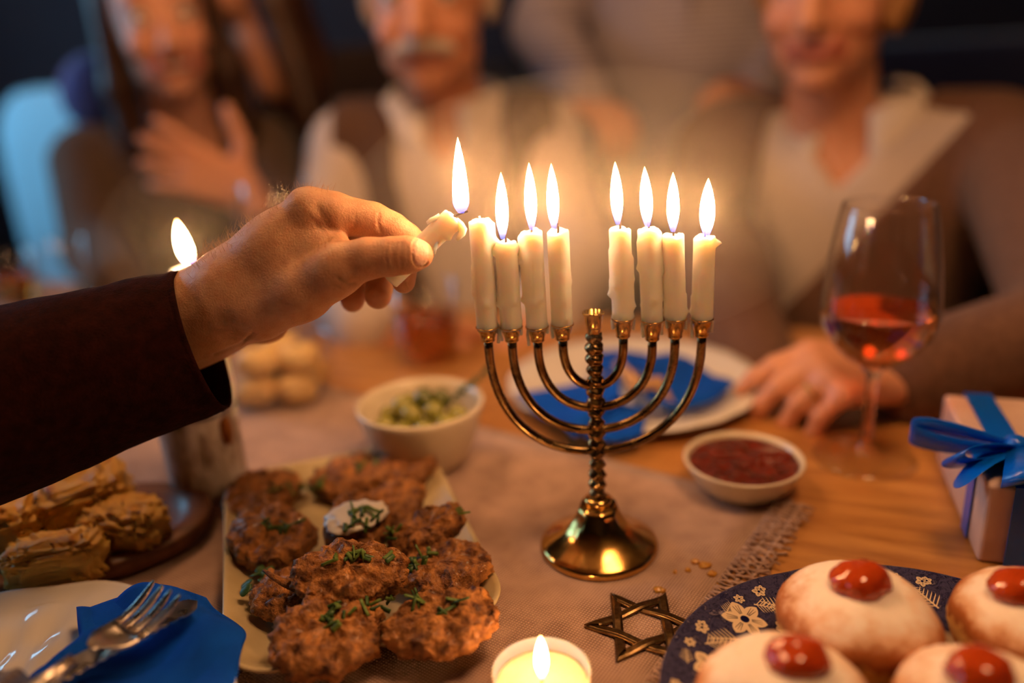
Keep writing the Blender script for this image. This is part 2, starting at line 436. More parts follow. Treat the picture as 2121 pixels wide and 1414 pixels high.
# ================================================================== candelabrum
M['brass'] = mat('aged_brass', S(186, 152, 100), .2, metal=1, vary=(S(84, 66, 46), 90, 2.4), rvary=(60, .1, .36))
M['brassp'] = mat('polished_brass', S(232, 190, 112), .14, metal=1, vary=(S(180, 138, 74), 40, 2), rvary=(50, .10, .24))
BC = T(1241, 1141); BY = float(BC[1])
men = empty('menorah', V3(BC)+Vector((0, 0, .0028)), label='aged brass candelabrum with four nested arms on a bell foot', cat='candelabrum')
def W(px, py):                                           # place on the menorah's upright plane, from its foot
    q = VY(px, py, BY)-BC; return float(q[0]), float(q[2])
mm = W(1242, 1141)[0]-W(1241, 1141)[0]                    # one pixel there in metres
zc = W(1238, 1040)[1]
R0 = .0355
prof = [(.0, 0), (R0*.97, 0), (R0, .0010), (R0, .0032), (R0*.99, .0042), (R0*.955, .0052), (R0*.88, .0068), (R0*.77, .0090), (R0*.65, .0118), (R0*.54, .0155), (R0*.43, .0205), (R0*.35, .026), (R0*.295, .0315), (R0*.25, zc-.006), (R0*.23, zc-.003), (R0*.235, zc-.002), (R0*.235, zc), (R0*.19, zc+.0012), (.001, zc+.0014)]
def flute(a, i, r, z): return 1-.05*(abs(math.sin(4*a)))*(1 if 8 < i < 15 else 0)
mk('base', *lathe(prof, 72, rmod=flute), M['brassp'], men)
ztop = W(1231, 700)[1]; v = []
prs = [(.0015, zc-.002)]
n = 220
for i in range(n+1):
    z = zc+(ztop-zc)*i/n; t = (z-zc)/.0066
    prs.append((.0030+.0017*abs(math.sin(PI*t))+.0006*math.sin(PI*t/4)**2, z))
lean = (W(1231, 700)[0])/ztop
vv, ff = lathe(prs, 20, rmod=lambda a, i, r, z: 1+.10*math.cos(3*a+z*900))
vv = [(x+lean*z, y, z) for x, y, z in vv]
mk('stem', vv, ff, M['brass'], men)
def cup(x, z, h, r1=.0062, r0=.0036):
    p = [(.001, z-h*.02), (r0, z), (r0*1.12, z+h*.06), (r0*1.05, z+h*.12), (r1*.93, z+h*.9), (r1*1.05, z+h*.95), (r1*1.05, z+h), (r1*.86, z+h), (r1*.7, z+h*.35), (.0005, z+h*.3)]
    v, f = lathe(p, 28); return [(a+x, b, c) for a, b, c in v], f
CUPS = [(1012, 686, 716), (1061, 686, 716), (1114, 685, 716), (1166, 680, 713), (1291, 668, 708), (1351, 672, 714), (1398, 668, 709), (1453, 668, 706)]
ARM = [(0, 7, 941), (1, 6, 898), (2, 5, 852), (3, 4, 808)]
cups = []
for (px, pt, pb) in CUPS:
    x, zt = W(px, pt); x2, zb = W(px, pb); cups.append((x2, zb, zt))
    mk('cup', *cup(x2, zb, zt-zb), M['brassp'], men, label='tapered brass candle cup')
x, zt = W(1230, 652); x2, zb = W(1230, 702)
mk('cup', *cup(x2, zb-.001, zt-zb, .0060, .0034), M['brassp'], men, label='empty middle cup of the candelabrum')
for a, b, pb in ARM:
    xl, zl = cups[a][0], cups[a][1]; xr, zr = cups[b][0], cups[b][1]
    xb, zbm = W(1237, pb); pts = []
    pts.append((xl, 0, zl+.001))
    for i in range(33):
        t = PI*i/32; c = math.cos(t); s = math.sin(t)
        e = .9
        if c > 0: x = xb+(xl-xb)*abs(c)**e; z = zl-.004+(zbm-zl+.004)*s**.92
        else: x = xb+(xr-xb)*abs(c)**e; z = zr-.004+(zbm-zr+.004)*s**.92
        pts.append((x, 0, z))
    pts.append((xr, 0, zr+.001))
    mk('arm', *tube(pts, .0026, 14), M['brass'], men)

# ------------------------------------------------------------------ candles
M['wax'] = mat('white_wax', (.93, .86, .76, 1), .42, sss=1.0, sr=(.010, .006, .0035), ior=1.44)
M['wick'] = mat('charred_wick', S(60, 48, 40), .9)
M['flame'] = flame_mat('candle_flame', FLAME)
def flame_mesh(h, w, lean=0.0, wide=.40, n=14, m=22):
    v = []; f = []
    for i in range(m+1):
        t = i/m
        r = w*(t/wide)**.55 if t < wide else w*math.cos((t-wide)/(1-wide)*PI/2)**.85
        if t < wide: r = w*(.30+.70*math.sin(t/wide*PI/2)**.9)
        r = max(r, w*.02)
        for j in range(n):
            a = 2*PI*j/n; v.append((r*math.cos(a)+lean*h*t*(1-.3*t), r*math.sin(a), h*t))
    for i in range(m):
        for j in range(n):
            j2 = (j+1) % n; f.append((i*n+j, i*n+j2, (i+1)*n+j2, (i+1)*n+j))
    caps(v, f, n); return v, f
def candle_mesh(r, L, seed, drips=(), rim=.0012, tilt=0.0):
    rnd = random.Random(seed); n, m = 36, 46; v = []; f = []
    dr = list(drips)+[(rnd.uniform(0, 6.28), rnd.uniform(.3, .95), rnd.uniform(.05, .5), rnd.uniform(.0003, .0007)) for _ in range(4)]
    for i in range(m+1):
        z = L*i/m
        for j in range(n):
            a = 2*PI*j/n; k = 1+.012*fbm((math.cos(a)*2, math.sin(a)*2, z*60+seed), 3); q = r*k
            for (da, t1, t0, am) in dr:
                dd = (a-da+PI) % (2*PI)-PI; t = z/L
                if t0-.05 < t < t1+.03:
                    e = min(1, max(0, (t-t0+.05)/.05))*min(1, max(0, (t1+.03-t)/.03))
                    tip = 1+1.2*math.exp(-((t-t0)/.04)**2)
                    q += am*tip*e*math.exp(-(dd/.34)**2)
            v.append((q*math.cos(a), q*math.sin(a), z))
    for i in range(m):
        for j in range(n): j2 = (j+1) % n; f.append((i*n+j, i*n+j2, (i+1)*n+j2, (i+1)*n+j))
    # rounded shoulder, then a shallow pool
    for (rr, dz) in ((.97, .0006), (.88, .0011), (.74, .0012), (.6, .0004), (.35, -.0006), (.06, -.0004)):
        b = len(v)
        for j in range(n):
            a = 2*PI*j/n; s = 1+.08*fbm((math.cos(a)*1.5, math.sin(a)*1.5, seed*3.1), 2)
            v.append((r*rr*math.cos(a), r*rr*math.sin(a), L+dz*s+(rim*fbm((math.cos(a)*1.3, math.sin(a)*1.3, seed+.5), 2) if rr > .5 else 0)+tilt*rr*math.cos(a)*r))
        for j in range(n): j2 = (j+1) % n; f.append((b-n+j, b-n+j2, b+j2, b+j))
    caps(v, f, n); return v, f
# px of base / top, flame top and foot, flame width, drips
CAND = [
    (1010, 690, 994, 470, None, 'unlit white candle, leftmost in the candelabrum', [(0.05, .98, .80, .0022), (2.6, .9, .2, .0005)]),
    (1060, 690, 1048, 515, (1038, 368, 1042, 505, 25), 'short lit white candle second from the left in the candelabrum', [(3.1, .97, .90, .0022), (.1, .97, .93, .0012), (3.3, .4, .3, .0008)]),
    (1113, 690, 1101, 493, (1096, 348, 1102, 486, 24), 'lit dripping white candle third from the left in the candelabrum', [(3.1, .97, .72, .0017), (3.0, .72, .3, .0012), (4.6, .8, .3, .0006)]),
    (1166, 685, 1156, 492, (1142, 350, 1148, 484, 24), 'lit smooth white candle fourth from the left beside the empty cup', [(5.0, .6, .1, .0006)]),
    (1292, 672, 1284, 488, (1274, 346, 1280, 475, 24), 'lit white candle just right of the empty middle cup', [(3.2, .8, .3, .0007), (6.1, .7, .15, .0007)]),
    (1351, 677, 1343, 488, (1335, 356, 1341, 480, 25), 'lit dripping white candle third from the right in the candelabrum', [(.05, .97, .55, .0013), (4.5, .9, .1, .0006), (3.2, .9, .6, .0008)]),
    (1399, 673, 1394, 500, (1394, 368, 1394, 490, 25), 'lit smooth white candle second from the right in the candelabrum', [(6.2, .3, .08, .0007)]),
    (1453, 672, 1459, 505, (1467, 380, 1463, 500, 30), 'lit white candle, rightmost in the candelabrum', [(.1, .97, .93, .0018), (3.0, .3, .1, .0006)]),
]
def drip(x, z0, z1, a, r):
    c, s = math.cos(a), math.sin(a); R = .0052
    return tube([(x+c*(R+.0003), s*(R+.0003), z0), (x+c*(R+.0010), s*(R+.0010), (z0+z1)/2), (x+c*(R+.0004), s*(R+.0004), z1)], lambda t: r*(.6+.7*t), 8)
for ci, (bx_, by_, tx, ty, fl, lab, dr) in enumerate(CAND):
    x0, z0 = W(bx_, by_); x1, z1 = W(tx, ty); z0 = cups[ci][2]-.0012; x0 = cups[ci][0]
    p0 = V3(BC)+Vector((x0, 0, z0+.0028)); p1 = V3(BC)+Vector((x1, 0, z1+.0028)); ax = p1-p0; L = ax.length
    c = empty('candle', p0, label=lab, cat='candle', group='candles standing in the candelabrum')
    c.rotation_mode = 'QUATERNION'; c.rotation_quaternion = Vector((0, 0, 1)).rotation_difference(ax.normalized())
    r = .0059
    mk('wax_body', *candle_mesh(r, L, ci+1, dr), M['wax'], c)
    ds = MB(); rnd = random.Random(ci)
    for q in range(2):
        a = rnd.choice([0.1, 3.0, 3.3, 6.1]); ds.add(*drip(0, .004, -.003-.007*rnd.random(), a+.3*q, .00075))
    ds.build('wax_drip', M['wax'], c)
    mk('wick', *tube([(0, 0, L-.001), (.0003, 0, L+.002), (.0001, 0, L+(.005 if fl else .003))], .0006, 6), M['wick'] if fl else M['wax'], c)
    if fl:
        fx, fz = W(fl[0], fl[1]); gx, gz = W(fl[2], fl[3]); q0 = V3(BC)+Vector((gx, 0, gz+.0028)); h = math.hypot(fx-gx, fz-gz)
        o = mk('flame', *flame_mesh(h, fl[4]/2*mm*.93, 0.0), M['flame'], c)
        d = Vector((fx-gx, 0, fz-gz)).normalized(); o.rotation_mode = 'QUATERNION'
        inv = c.rotation_quaternion.inverted()
        o.location = inv @ (q0-p0); o.rotation_quaternion = inv @ Vector((0, 0, 1)).rotation_difference(d)

# the burning candle held in the hand
HZ = .4265
h0 = V3(P(806, 577, HZ+.006)); h1 = V3(P(937, 453, HZ)); ax = h1-h0; L = ax.length
hc = empty('candle', h0, label='lit white candle held slanting between thumb and forefinger', cat='candle')
hc.rotation_mode = 'QUATERNION'; hc.rotation_quaternion = Vector((0, 0, 1)).rotation_difference(ax.normalized())
HELD = (np.array(h0), np.array(h1))
mk('wax_body', *candle_mesh(.0060, L, 21, [(5.6, .99, .82, .0014), (5.4, .7, .55, .0008)], .0011), M['wax'], hc)
ho = MB()
def hpt(px, py, dz=0.0): return hc.rotation_quaternion.inverted() @ (V3(P(px, py, HZ-.002+dz))-h0)
for pth, rads in (([(944, 455), (953, 466), (959, 476), (957, 484), (951, 491), (946, 497)], [.0016, .0022, .0023, .0018, .0013, .0008]),
                  ([(912, 447), (902, 453), (893, 456), (884, 462)], [.0016, .0016, .0014, .0008]),
                  ([(905, 500), (900, 515), (899, 526)], [.0012, .0013, .0008])):
    ho.add(*tube([tuple(hpt(*q)) for q in pth], rads, 10))
ho.build('wax_drip', M['wax'], hc)
wpts = [hpt(931, 458, .002), hpt(942, 447, .002), hpt(956, 441, .002), hpt(969, 437, .002)]
mk('wick', *tube([tuple(q) for q in wpts], .0007, 6), M['wick'], hc)
fb = V3(P(956, 442, HZ)); ft = V3(P(948, 284, HZ)); d = ft-fb; h = d.length
o = mk('flame', *flame_mesh(h, 17*HZ/F, 0.0, .16), M['flame'], hc)
o.rotation_mode = 'QUATERNION'; inv = hc.rotation_quaternion.inverted(); o.location = inv @ (fb-h0); o.rotation_quaternion = inv @ Vector((0, 0, 1)).rotation_difference(d.normalized())

# tea light in front
M['teacup'] = mat('clear_wax_cup', (.95, .88, .72, 1), .4, sss=1.0, sr=(.02, .012, .006), tl=.5)
M['teawax'] = mat('melted_wax', (.80, .60, .34, 1), .15, sss=1.0, sr=(.02, .012, .006))
tc = T(1122, 1397, .017)
tl = empty('tealight', (float(tc[0]), float(tc[1]), .0028), label='lit tealight in a pale cup in the foreground', cat='candle')
mk('cup', *caps(*lathe([(.0205, 0), (.0222, .0006), (.0226, .016), (.0230, .0172), (.0224, .0174), (.0218, .0165), (.0214, .003), (.0200, .002)], 56), 56), M['teacup'], tl)
mk('wax', *caps(*lathe([(.0200, .0025), (.0212, .004), (.0213, .0108), (.0206, .0102), (.004, .0099)], 48), 48), M['teawax'], tl)
mk('wick', *tube([(0, 0, .009), (.0002, 0, .0135)], .0006, 6), M['wick'], tl)
mk('flame', *flame_mesh(.0235, .0031, .02), M['flame'], tl).location = (0, 0, .0125)

# ================================================================== dishes and food
from mathutils.bvhtree import BVHTree
def world_bvh(objs):
    bpy.context.view_layer.update(); vs = []; fs = []
    for o in objs:
        n = len(vs); mw = o.matrix_world
        vs += [mw @ v.co for v in o.data.vertices]; fs += [tuple(i+n for i in p.vertices) for p in o.data.polygons]
    return BVHTree.FromPolygons(vs, fs)
def hit(bvh, px, py):
    d = V3(ray(px, py)).normalized(); return bvh.ray_cast(V3(_C), d)[:2]
def place(o, q, z=None):
    o.location = (float(q[0]), float(q[1]), float(q[2]) if z is None else z); return o
TOP = .0030                                              # top of the runner cloth
M['ceramic'] = mat('cream_ceramic', S(226, 214, 192), .22, vary=(S(205, 188, 160), 25, 1.6), coat=.4)
M['porcelain'] = mat('white_porcelain', S(232, 226, 220), .12, coat=.5)
M['stoneware'] = mat('ivory_stoneware', S(214, 198, 160), .25, vary=(S(186, 166, 122), 30, 1.6), coat=.3)
M['glass'] = thin_glass('clear_glass'); M['solid_glass'] = mat('solid_glass', (1, 1, 1, 1), 0, trans=1.0, ior=1.42)

# ---- rectangular platter
ctl = [T(428, 1003, .016), T(866, 925, .016), T(1088, 1268, .016), T(520, 1422, .016)]
pc = sum(ctl)/4; ex = ((ctl[1]-ctl[0])+(ctl[2]-ctl[3]))/4; ey = ((ctl[0]-ctl[3])+(ctl[1]-ctl[2]))/4
a_, b_ = float(np.linalg.norm(ex)), float(np.linalg.norm(ey)); prz = math.atan2(ex[1], ex[0])
plat = empty('platter', (float(pc[0]), float(pc[1]), TOP), prz, label='ivory rectangular platter holding the potato pancakes', cat='platter')
def rrect(a, b, r, n=10):
    out = []
    for (cx, cy, t0) in ((a-r, b-r, 0), (-a+r, b-r, PI/2), (-a+r, -b+r, PI), (a-r, -b+r, 1.5*PI)):
        for i in range(n): t = t0+PI/2*i/(n-1); out.append((cx+r*math.cos(t), cy+r*math.sin(t)))
    return out
v = []; f = []; rings = [(.60, 0.0, .010), (.66, .0, .012), (.72, .0012, .014), (.95, .0125, .026), (.985, .0155, .028), (1.0, .0165, .029), (1.0, .0178, .029), (.985, .0182, .028), (.955, .0165, .027), (.93, .0150, .026), (.74, .0052, .016), (.68, .0038, .013), (.3, .0034, .01)]
for (s, z, r) in rings: v += [(x, y, z) for x, y in rrect(a_-b_*0-(1-s)*.07, b_-(1-s)*.07, max(r, .006))]
n = 40
for i in range(len(rings)-1):
    for j in range(n): j2 = (j+1) % n; f.append((i*n+j, i*n+j2, (i+1)*n+j2, (i+1)*n+j))
caps(v, f, n); mk('dish', v, f, M['stoneware'], plat)

# ---- potato pancakes
M['latke'] = mat('fried_potato', S(210, 142, 72), .5, vary=(S(84, 42, 18), 130, 2.8), bump=[(360, .0022), (1300, .0008)], coat=.15, sss=.08, sr=(.003, .0015, .0005))
def latke(rx, ry, rz, seed):
    v = []; f = []; nu, nv = 84, 34
    for i in range(nv+1):
        ph = -PI/2+PI*i/nv
        for j in range(nu):
            th = 2*PI*j/nu; c, s = math.cos(ph), math.sin(ph); c2 = c**.6
            o = Vector((math.cos(th), math.sin(th), seed*5.7))
            edge = 1+.16*fbm(o*1.6, 2)+.10*fbm(o*5.5, 3)*c2
            x, y = c2*math.cos(th)*rx*edge, c2*math.sin(th)*ry*edge
            z = math.copysign(abs(s)**.7, s)*rz
            q = Vector((x, y, seed*.3))
            z += rz*(.55*fbm(q*60, 3)+.42*fbm(q*200, 4)+.30*abs(fbm(q*480, 2)))*(1 if s > -.2 else .3)
            k = 1+.07*fbm(Vector((x, y, z*3+seed))*190, 4)
            v.append((x*k, y*k, z))
    for i in range(nv):
        for j in range(nu): j2 = (j+1) % nu; f.append((i*nu+j, i*nu+j2, (i+1)*nu+j2, (i+1)*nu+j))
    return v, f
LAT = [  # px, py, height, rx, ry, rz (mm), spin, tilt x, tilt y, label
    (742, 985, 15, 33, 25, 7, .3, .12, -.05, 'browned potato pancake at the back middle of the platter'),
    (545, 1022, 14, 31, 23, 7, 1.1, .1, .12, 'potato pancake in the far left corner of the platter'),
    (838, 970, 16, 27, 21, 7, 2.0, .12, -.2, 'potato pancake in the far right corner of the platter'),
    (812, 1048, 16, 28, 22, 7, .9, .2, -.15, 'dark potato pancake half hidden behind the sour cream'),
    (562, 1112, 20, 29, 25, 8, 2.4, .12, .08, 'round potato pancake with chives at the left of the platter'),
    (740, 1088, 23, 28, 21, 8, 1.7, .25, -.03, 'potato pancake topped with sour cream and chives'),
    (880, 1108, 24, 26, 15, 8, .5, .5, -.35, 'narrow crisp potato pancake against the right side of the platter'),
    (612, 1232, 15, 23, 20, 8, .2, .1, .1, 'small dark potato pancake under the stacked one'),
    (915, 1180, 18, 30, 20, 7, 2.9, .25, -.18, 'reddish brown potato pancake right of the stacked one'),
    (725, 1188, 36, 32, 18, 8, .1, .45, .1, 'golden potato pancake stacked on top in the middle'),
    (680, 1314, 22, 30, 24, 8, .5, .32, .12, 'large potato pancake at the near left of the platter'),
    (916, 1290, 22, 30, 19, 8, .35, .28, -.05, 'large potato pancake at the near right of the platter'),
]
LOB = []
for i, (px, py, hz, rx, ry, rz, sp, tx, ty, lab) in enumerate(LAT):
    q = T(px, py, TOP+hz/1000)
    o = mk('potato_pancake', *latke(rx*.00094, ry*.00094, rz/1000, i+1), M['latke'], label=lab, cat='pancake', group='potato pancakes on the platter')
    place(o, q); o.rotation_euler = (tx, ty, 0)
    o.data.transform(Matrix.Rotation(sp if i not in (9, 10, 11, 6) else sp*.6, 4, 'Z')); LOB.append(o)
sh = tube([V3(T(545, 1180, .04)), V3(T(565, 1194, .037)), V3(T(590, 1207, .034)), V3(T(612, 1214, .031))], [.0008, .0016, .0022, .003], 8)
lb = world_bvh(LOB)
mk('potato_shred', [tuple(Vector(p)-LOB[7].location) for p in sh[0]], sh[1], M['latke'], None).parent = LOB[7]
LOB[7].children[0].matrix_parent_inverse = Matrix.Identity(4)
LOB[7].children[0].data.transform(LOB[7].rotation_euler.to_matrix().to_4x4().inverted())
M['cream'] = mat('sour_cream', S(240, 232, 222), .3, sss=.4, sr=(.004, .003, .002))
cp, cn = hit(lb, 738, 1072)
v, f = blob(.0185, .0125, .0034, 48, 18, .22, 2.2, 3, flat=.3)
sc = mk('sour_cream', v, f, M['cream'], label='white dollop of sour cream on a potato pancake', cat='sour cream')
sc.location = cp+Vector((0, 0, .0012)); sc.rotation_euler = (.22, -.03, .35)
lb2 = world_bvh(LOB+[sc])
M['chive'] = mat('chive_green', S(70, 104, 40), .45, vary=(S(118, 140, 66), 160, 2), sss=.15, sr=(.001, .002, .001))
M['chive_d'] = mat('chive_dark', S(42, 74, 34), .4, vary=(S(70, 100, 46), 160, 2))
CHL = ['at the back middle of the platter', 'in the far left corner', 'in the far right corner', 'half hidden behind the sour cream', 'at the left of the platter', 'under the sour cream', 'against the right side', 'under the stacked one', 'right of the stacked one', 'stacked on top in the middle', 'at the near left of the platter', 'at the near right of the platter']
CH = [(632, 985, 5), (660, 1005, 6), (625, 1012, 5), (570, 1012, 3), (640, 1030, 4), (745, 968, 3), (775, 952, 3), (548, 1090, 4), (575, 1095, 5), (603, 1088, 3), (735, 1066, 4), (762, 1060, 6), (745, 1085, 3), (715, 1088, 2), (775, 1072, 3), (820, 1098, 4), (812, 1112, 4), (700, 1158, 3), (733, 1148, 4), (748, 1155, 4), (810, 1160, 2), (850, 1172, 4), (868, 1168, 4), (888, 1148, 4), (690, 1262, 4), (675, 1285, 4), (690, 1292, 4), (718, 1268, 2), (770, 1252, 4), (795, 1262, 5), (822, 1268, 5), (858, 1248, 4), (880, 1250, 2), (945, 1248, 2), (912, 1275, 2), (690, 1335, 0), (655, 1018, 3), (805, 1240, 3)]
rnd = random.Random(11)
def chive(L, r, bend, dark, flat=.55):
    pts = [(-L/2+L*t, 0, bend*math.sin(PI*t)) for t in (0, .25, .5, .75, 1)]
    return tube(pts, r, 7, sx=flat)
CHM = [mesh('chive_piece', *chive(L, r, b, 0)) for (L, r, b) in ((.007, .0010, .0003), (.009, .0012, -.0004), (.0055, .0014, .0), (.011, .0009, .0006))]
for k, (px, py, n) in enumerate(CH):
    for q in range(n):
        h_, nn = hit(lb2, px+rnd.gauss(0, 8), py+rnd.gauss(0, 5))
        if h_ is None: continue
        o = bpy.data.objects.new('chive', rnd.choice(CHM)); COL.objects.link(o)
        if not o.data.materials: o.data.materials.append(None)
        o.material_slots[0].link = 'OBJECT'; o.material_slots[0].material = M['chive'] if rnd.random() < .55 else M['chive_d']
        o.location = h_+nn*.0012; n2 = (nn+Vector((rnd.gauss(0, .25), rnd.gauss(0, .25), 0))).normalized()
        o.rotation_mode = 'QUATERNION'; o.rotation_quaternion = Vector((0, 0, 1)).rotation_difference(n2) @ Matrix.Rotation(rnd.uniform(0, PI), 3, 'Z').to_quaternion()
        near = min(range(len(LOB)), key=lambda i_: (LOB[i_].location-o.location).length)
        if (sc.location-o.location).xy.length < .017: tag(o, 'small cut green chive piece on the white sour cream', 'chive', 'chive pieces on the sour cream')
        else: tag(o, 'small green chive piece on the pancake '+CHL[near], 'chive', 'chives on the pancake '+CHL[near])
for m_ in CHM: m_.polygons.foreach_set('use_smooth', [True]*len(m_.polygons))
# chive tuft standing out at the right and herb at the left of the platter
def tuft(name, pts, w, lab, cat):
    t = empty(name, pts[0][0], label=lab, cat=cat)
    for ps in pts: mk('blade', *tube([tuple(Vector(p)-pts[0][0]) for p in ps], lambda s, w=w: w*(1-.55*s), 7, sx=.5), M['chive'], t)
tuft('chive_tuft', [[V3(T(905+4*i, 1068+3*i, .036)), V3(T(922+6*i, 1052+3*i, .040)), V3(T(938+9*i-6*(i % 2), 1040+5*i, .044))] for i in range(5)], .0012, 'tuft of chives leaning over the right rim of the platter', 'chives')
hp = V3(T(535, 1200, .022)); he = empty('parsley_sprig', hp, label='dark green herb sprig on the left of the platter', cat='herb')
for i in range(9):
    a = i*2.4; c = Vector((.004*math.cos(a)*(1+i*.14), .006*math.sin(a)*(1+i*.14), .0015*math.sin(i*3)))
    v, f = blob(.0042, .0028, .0006, 12, 8, .3, 3, i); R_ = Matrix.Rotation(a, 3, 'Z') @ Matrix.Rotation(.5*math.sin(i*2), 3, 'Y')
    mk('leaf', [tuple(c+R_ @ Vector(p)) for p in v], f, M['chive_d'], he)
mk('stem', *tube([(0, 0, 0), (.008, -.008, -.004), (.018, -.014, -.007)], .0006, 6), M['chive'], he)

# ---- wooden board with kugel pieces
M['board'] = mat('walnut_board', S(128, 78, 42), .5, vary=(S(84, 46, 22), 30, 2, (1, 7, 1)), coat=.1)
bd = empty('serving_board', (-.292, .462, 0), math.radians(14), label='oval wooden serving board at the left edge of the table', cat='board')
A2, B2 = .088, .056
def oval(s, z, n=64): return [(math.copysign(abs(math.cos(2*PI*j/n))**.85, math.cos(2*PI*j/n))*(A2+s), math.copysign(abs(math.sin(2*PI*j/n))**.85, math.sin(2*PI*j/n))*(B2+s), z) for j in range(n)]
v = []; f = []
rg = [(-.012, TOP), (-.004, TOP+.001), (0, TOP+.006), (0, TOP+.0125), (-.002, TOP+.014), (-.012, TOP+.014), (-.016, TOP+.0125), (-.019, TOP+.009), (-.03, TOP+.0085)]
for s, z in rg: v += oval(s, z)
for i in range(len(rg)-1):
    for j in range(64): j2 = (j+1) % 64; f.append((i*64+j, i*64+j2, (i+1)*64+j2, (i+1)*64+j))
caps(v, f, 64); mk('tray', v, f, M['board'], bd)
nt = NT('baked_noodle_crust'); b = nt.n('ShaderNodeBsdfPrincipled'); nt.l(b.outputs[0], nt.out.inputs[0])
tcn = nt.n('ShaderNodeTexCoord'); sp = nt.n('ShaderNodeSeparateXYZ'); nt.l(tcn.outputs['Generated'], sp.inputs[0])
no = nt.n('ShaderNodeTexNoise'); nt.set(no, Scale=70.0, Detail=6.0); nt.l(tcn.outputs['Object'], no.inputs['Vector'])
ad = nt.n('ShaderNodeMath', operation='MULTIPLY_ADD'); nt.l(no.outputs['Fac'], ad.inputs[0]); ad.inputs[1].default_value = .55; zz = nt.n('ShaderNodeMath', operation='MULTIPLY'); zz.inputs[1].default_value = .66; nt.l(sp.outputs['Z'], zz.inputs[0]); nt.l(zz.outputs[0], ad.inputs[2])
nt.l(ramp(nt, ad.outputs[0], [(.30, S(226, 172, 70)), (.70, S(244, 200, 100)), (.90, S(232, 176, 76)), (1.0, S(180, 108, 40))]), b.inputs['Base Color'])
b.inputs['Roughness'].default_value = .4; b.inputs['Subsurface Weight'].default_value = .2; b.inputs['Subsurface Radius'].default_value = (.004, .002, .001); b.inputs['Subsurface Scale'].default_value = 1
no2 = nt.n('ShaderNodeTexNoise'); nt.set(no2, Scale=420.0, Detail=6.0, Distortion=1.5); mpk = nt.n('ShaderNodeMapping'); mpk.inputs['Scale'].default_value = (.35, 1, 1); nt.l(tcn.outputs['Object'], mpk.inputs[0]); nt.l(mpk.outputs[0], no2.inputs['Vector'])
bp = nt.n('ShaderNodeBump'); nt.set(bp, Strength=1.0, Distance=.0014); nt.l(no2.outputs['Fac'], bp.inputs['Height']); nt.l(bp.outputs[0], b.inputs['Normal'])
M['kugel'] = nt.m
KU = [(172, 1032, .035, .028, .019, .017, .35, (.25, -.15), 'tall golden kugel piece lying on top of the others on the board'),
      (262, 1085, .026, .025, .017, .015, -.2, (.15, .1), 'browned rounded kugel piece at the right end of the board'),
      (118, 1158, .024, .026, .014, .013, .22, (.05, 0), 'square cut kugel block at the front of the board'),
      (10, 1092, .029, .024, .022, .019, .1, (0, .1), 'golden kugel piece cut off by the left picture edge')]
for i, (px, py, z, rx, ry, rz, rot, tl_, lab) in enumerate(KU):
    k = empty('kugel_piece', V3(T(px, py, z)), label=lab, cat='kugel', group='kugel pieces on the wooden board')
    k.rotation_euler = (tl_[0], tl_[1], rot)
    mk('crumb', *blob(rx, ry, rz, 84, 44, .20, 5.0, i+4, 4.2 if i != 1 else 3.0), M['kugel'], k)
    rnd = random.Random(i)
    for q in range(6):
        x, y = rnd.uniform(-.8, .8)*rx, rnd.uniform(-.8, .8)*ry; z0 = rz*.9; d = Vector((rnd.uniform(-1, 1), rnd.uniform(-1, 1), rnd.uniform(.2, 1)))*.006
        mk('noodle_strand', *tube([(x, y, z0), tuple(Vector((x, y, z0))+d*.5+Vector((0, 0, .002))), tuple(Vector((x, y, z0))+d)], .0006, 6), M['latke'], k)

# ---- near left plate with napkin, fork and knife
def relief(a, i, r, z):
    t = (r-.05)/.07
    if t < 0: return 0
    e = math.sin(PI*min(1, max(0, t)))**.6
    return .0022*e*math.sin(20*a+150*r)*math.sin(11*a-75*r)
pf = [(.003, .0052)]+[(.003+.062*i/8, .0052) for i in range(1, 9)]+[(.072+.049*i/39, .0060+.0125*(i/39)**1.2) for i in range(40)]+[(.1225, .0187), (.1222, .0175), (.075, .0030), (.068, .0), (.06, .0005), (.003, .0008)]
fp = empty('dinner_plate', (-.252, .2735, TOP), label='white embossed plate under a blue napkin at the near left', cat='plate')
mk('dish', *lathe(pf, 144, zmod=lambda a, i, r, z: relief(a, i, r, z) if i < 48 else 0, rmod=lambda a, i, r, z: 1+(.012*math.sin(14*a) if r > .11 else 0)), M['porcelain'], fp)
M['blue'] = weave('blue_cotton', S(0, 52, 150), S(0, 92, 226), 420, .00015, .85, .0)
def coons(bot, top, left, right, nu, nv, disp=None):
    B_, T_ = curve_pts(bot, nu), curve_pts(top, nu); L_, R_ = curve_pts(left, nv), curve_pts(right, nv); v = []; f = []
    for j in range(nv):
        t = j/(nv-1)
        for i in range(nu):
            s = i/(nu-1)
            q = (1-t)*B_[i]+t*T_[i]+(1-s)*L_[j]+s*R_[j]-((1-s)*(1-t)*B_[0]+s*(1-t)*B_[-1]+(1-s)*t*T_[0]+s*t*T_[-1])
            if disp: q = q+np.array((0, 0, disp(s, t)))
            v.append(tuple(q))
    for j in range(nv-1):
        for i in range(nu-1): a = j*nu+i; f.append((a, a+1, a+nu+1, a+nu))
    return v, f
nz = .0245
bot = [T(40, 1440, nz), T(180, 1470, nz), T(330, 1480, nz), T(475, 1450, nz-.004)]
top = [T(160, 1268, nz), T(235, 1240, nz+.003), T(330, 1213, nz+.006), T(425, 1240, nz+.002)]
lef = [bot[0], T(95, 1385, nz+.001), T(165, 1330, nz+.001), top[0]]
rig = [bot[-1], T(498, 1390, nz-.006), T(503, 1310, nz-.004), top[-1]]
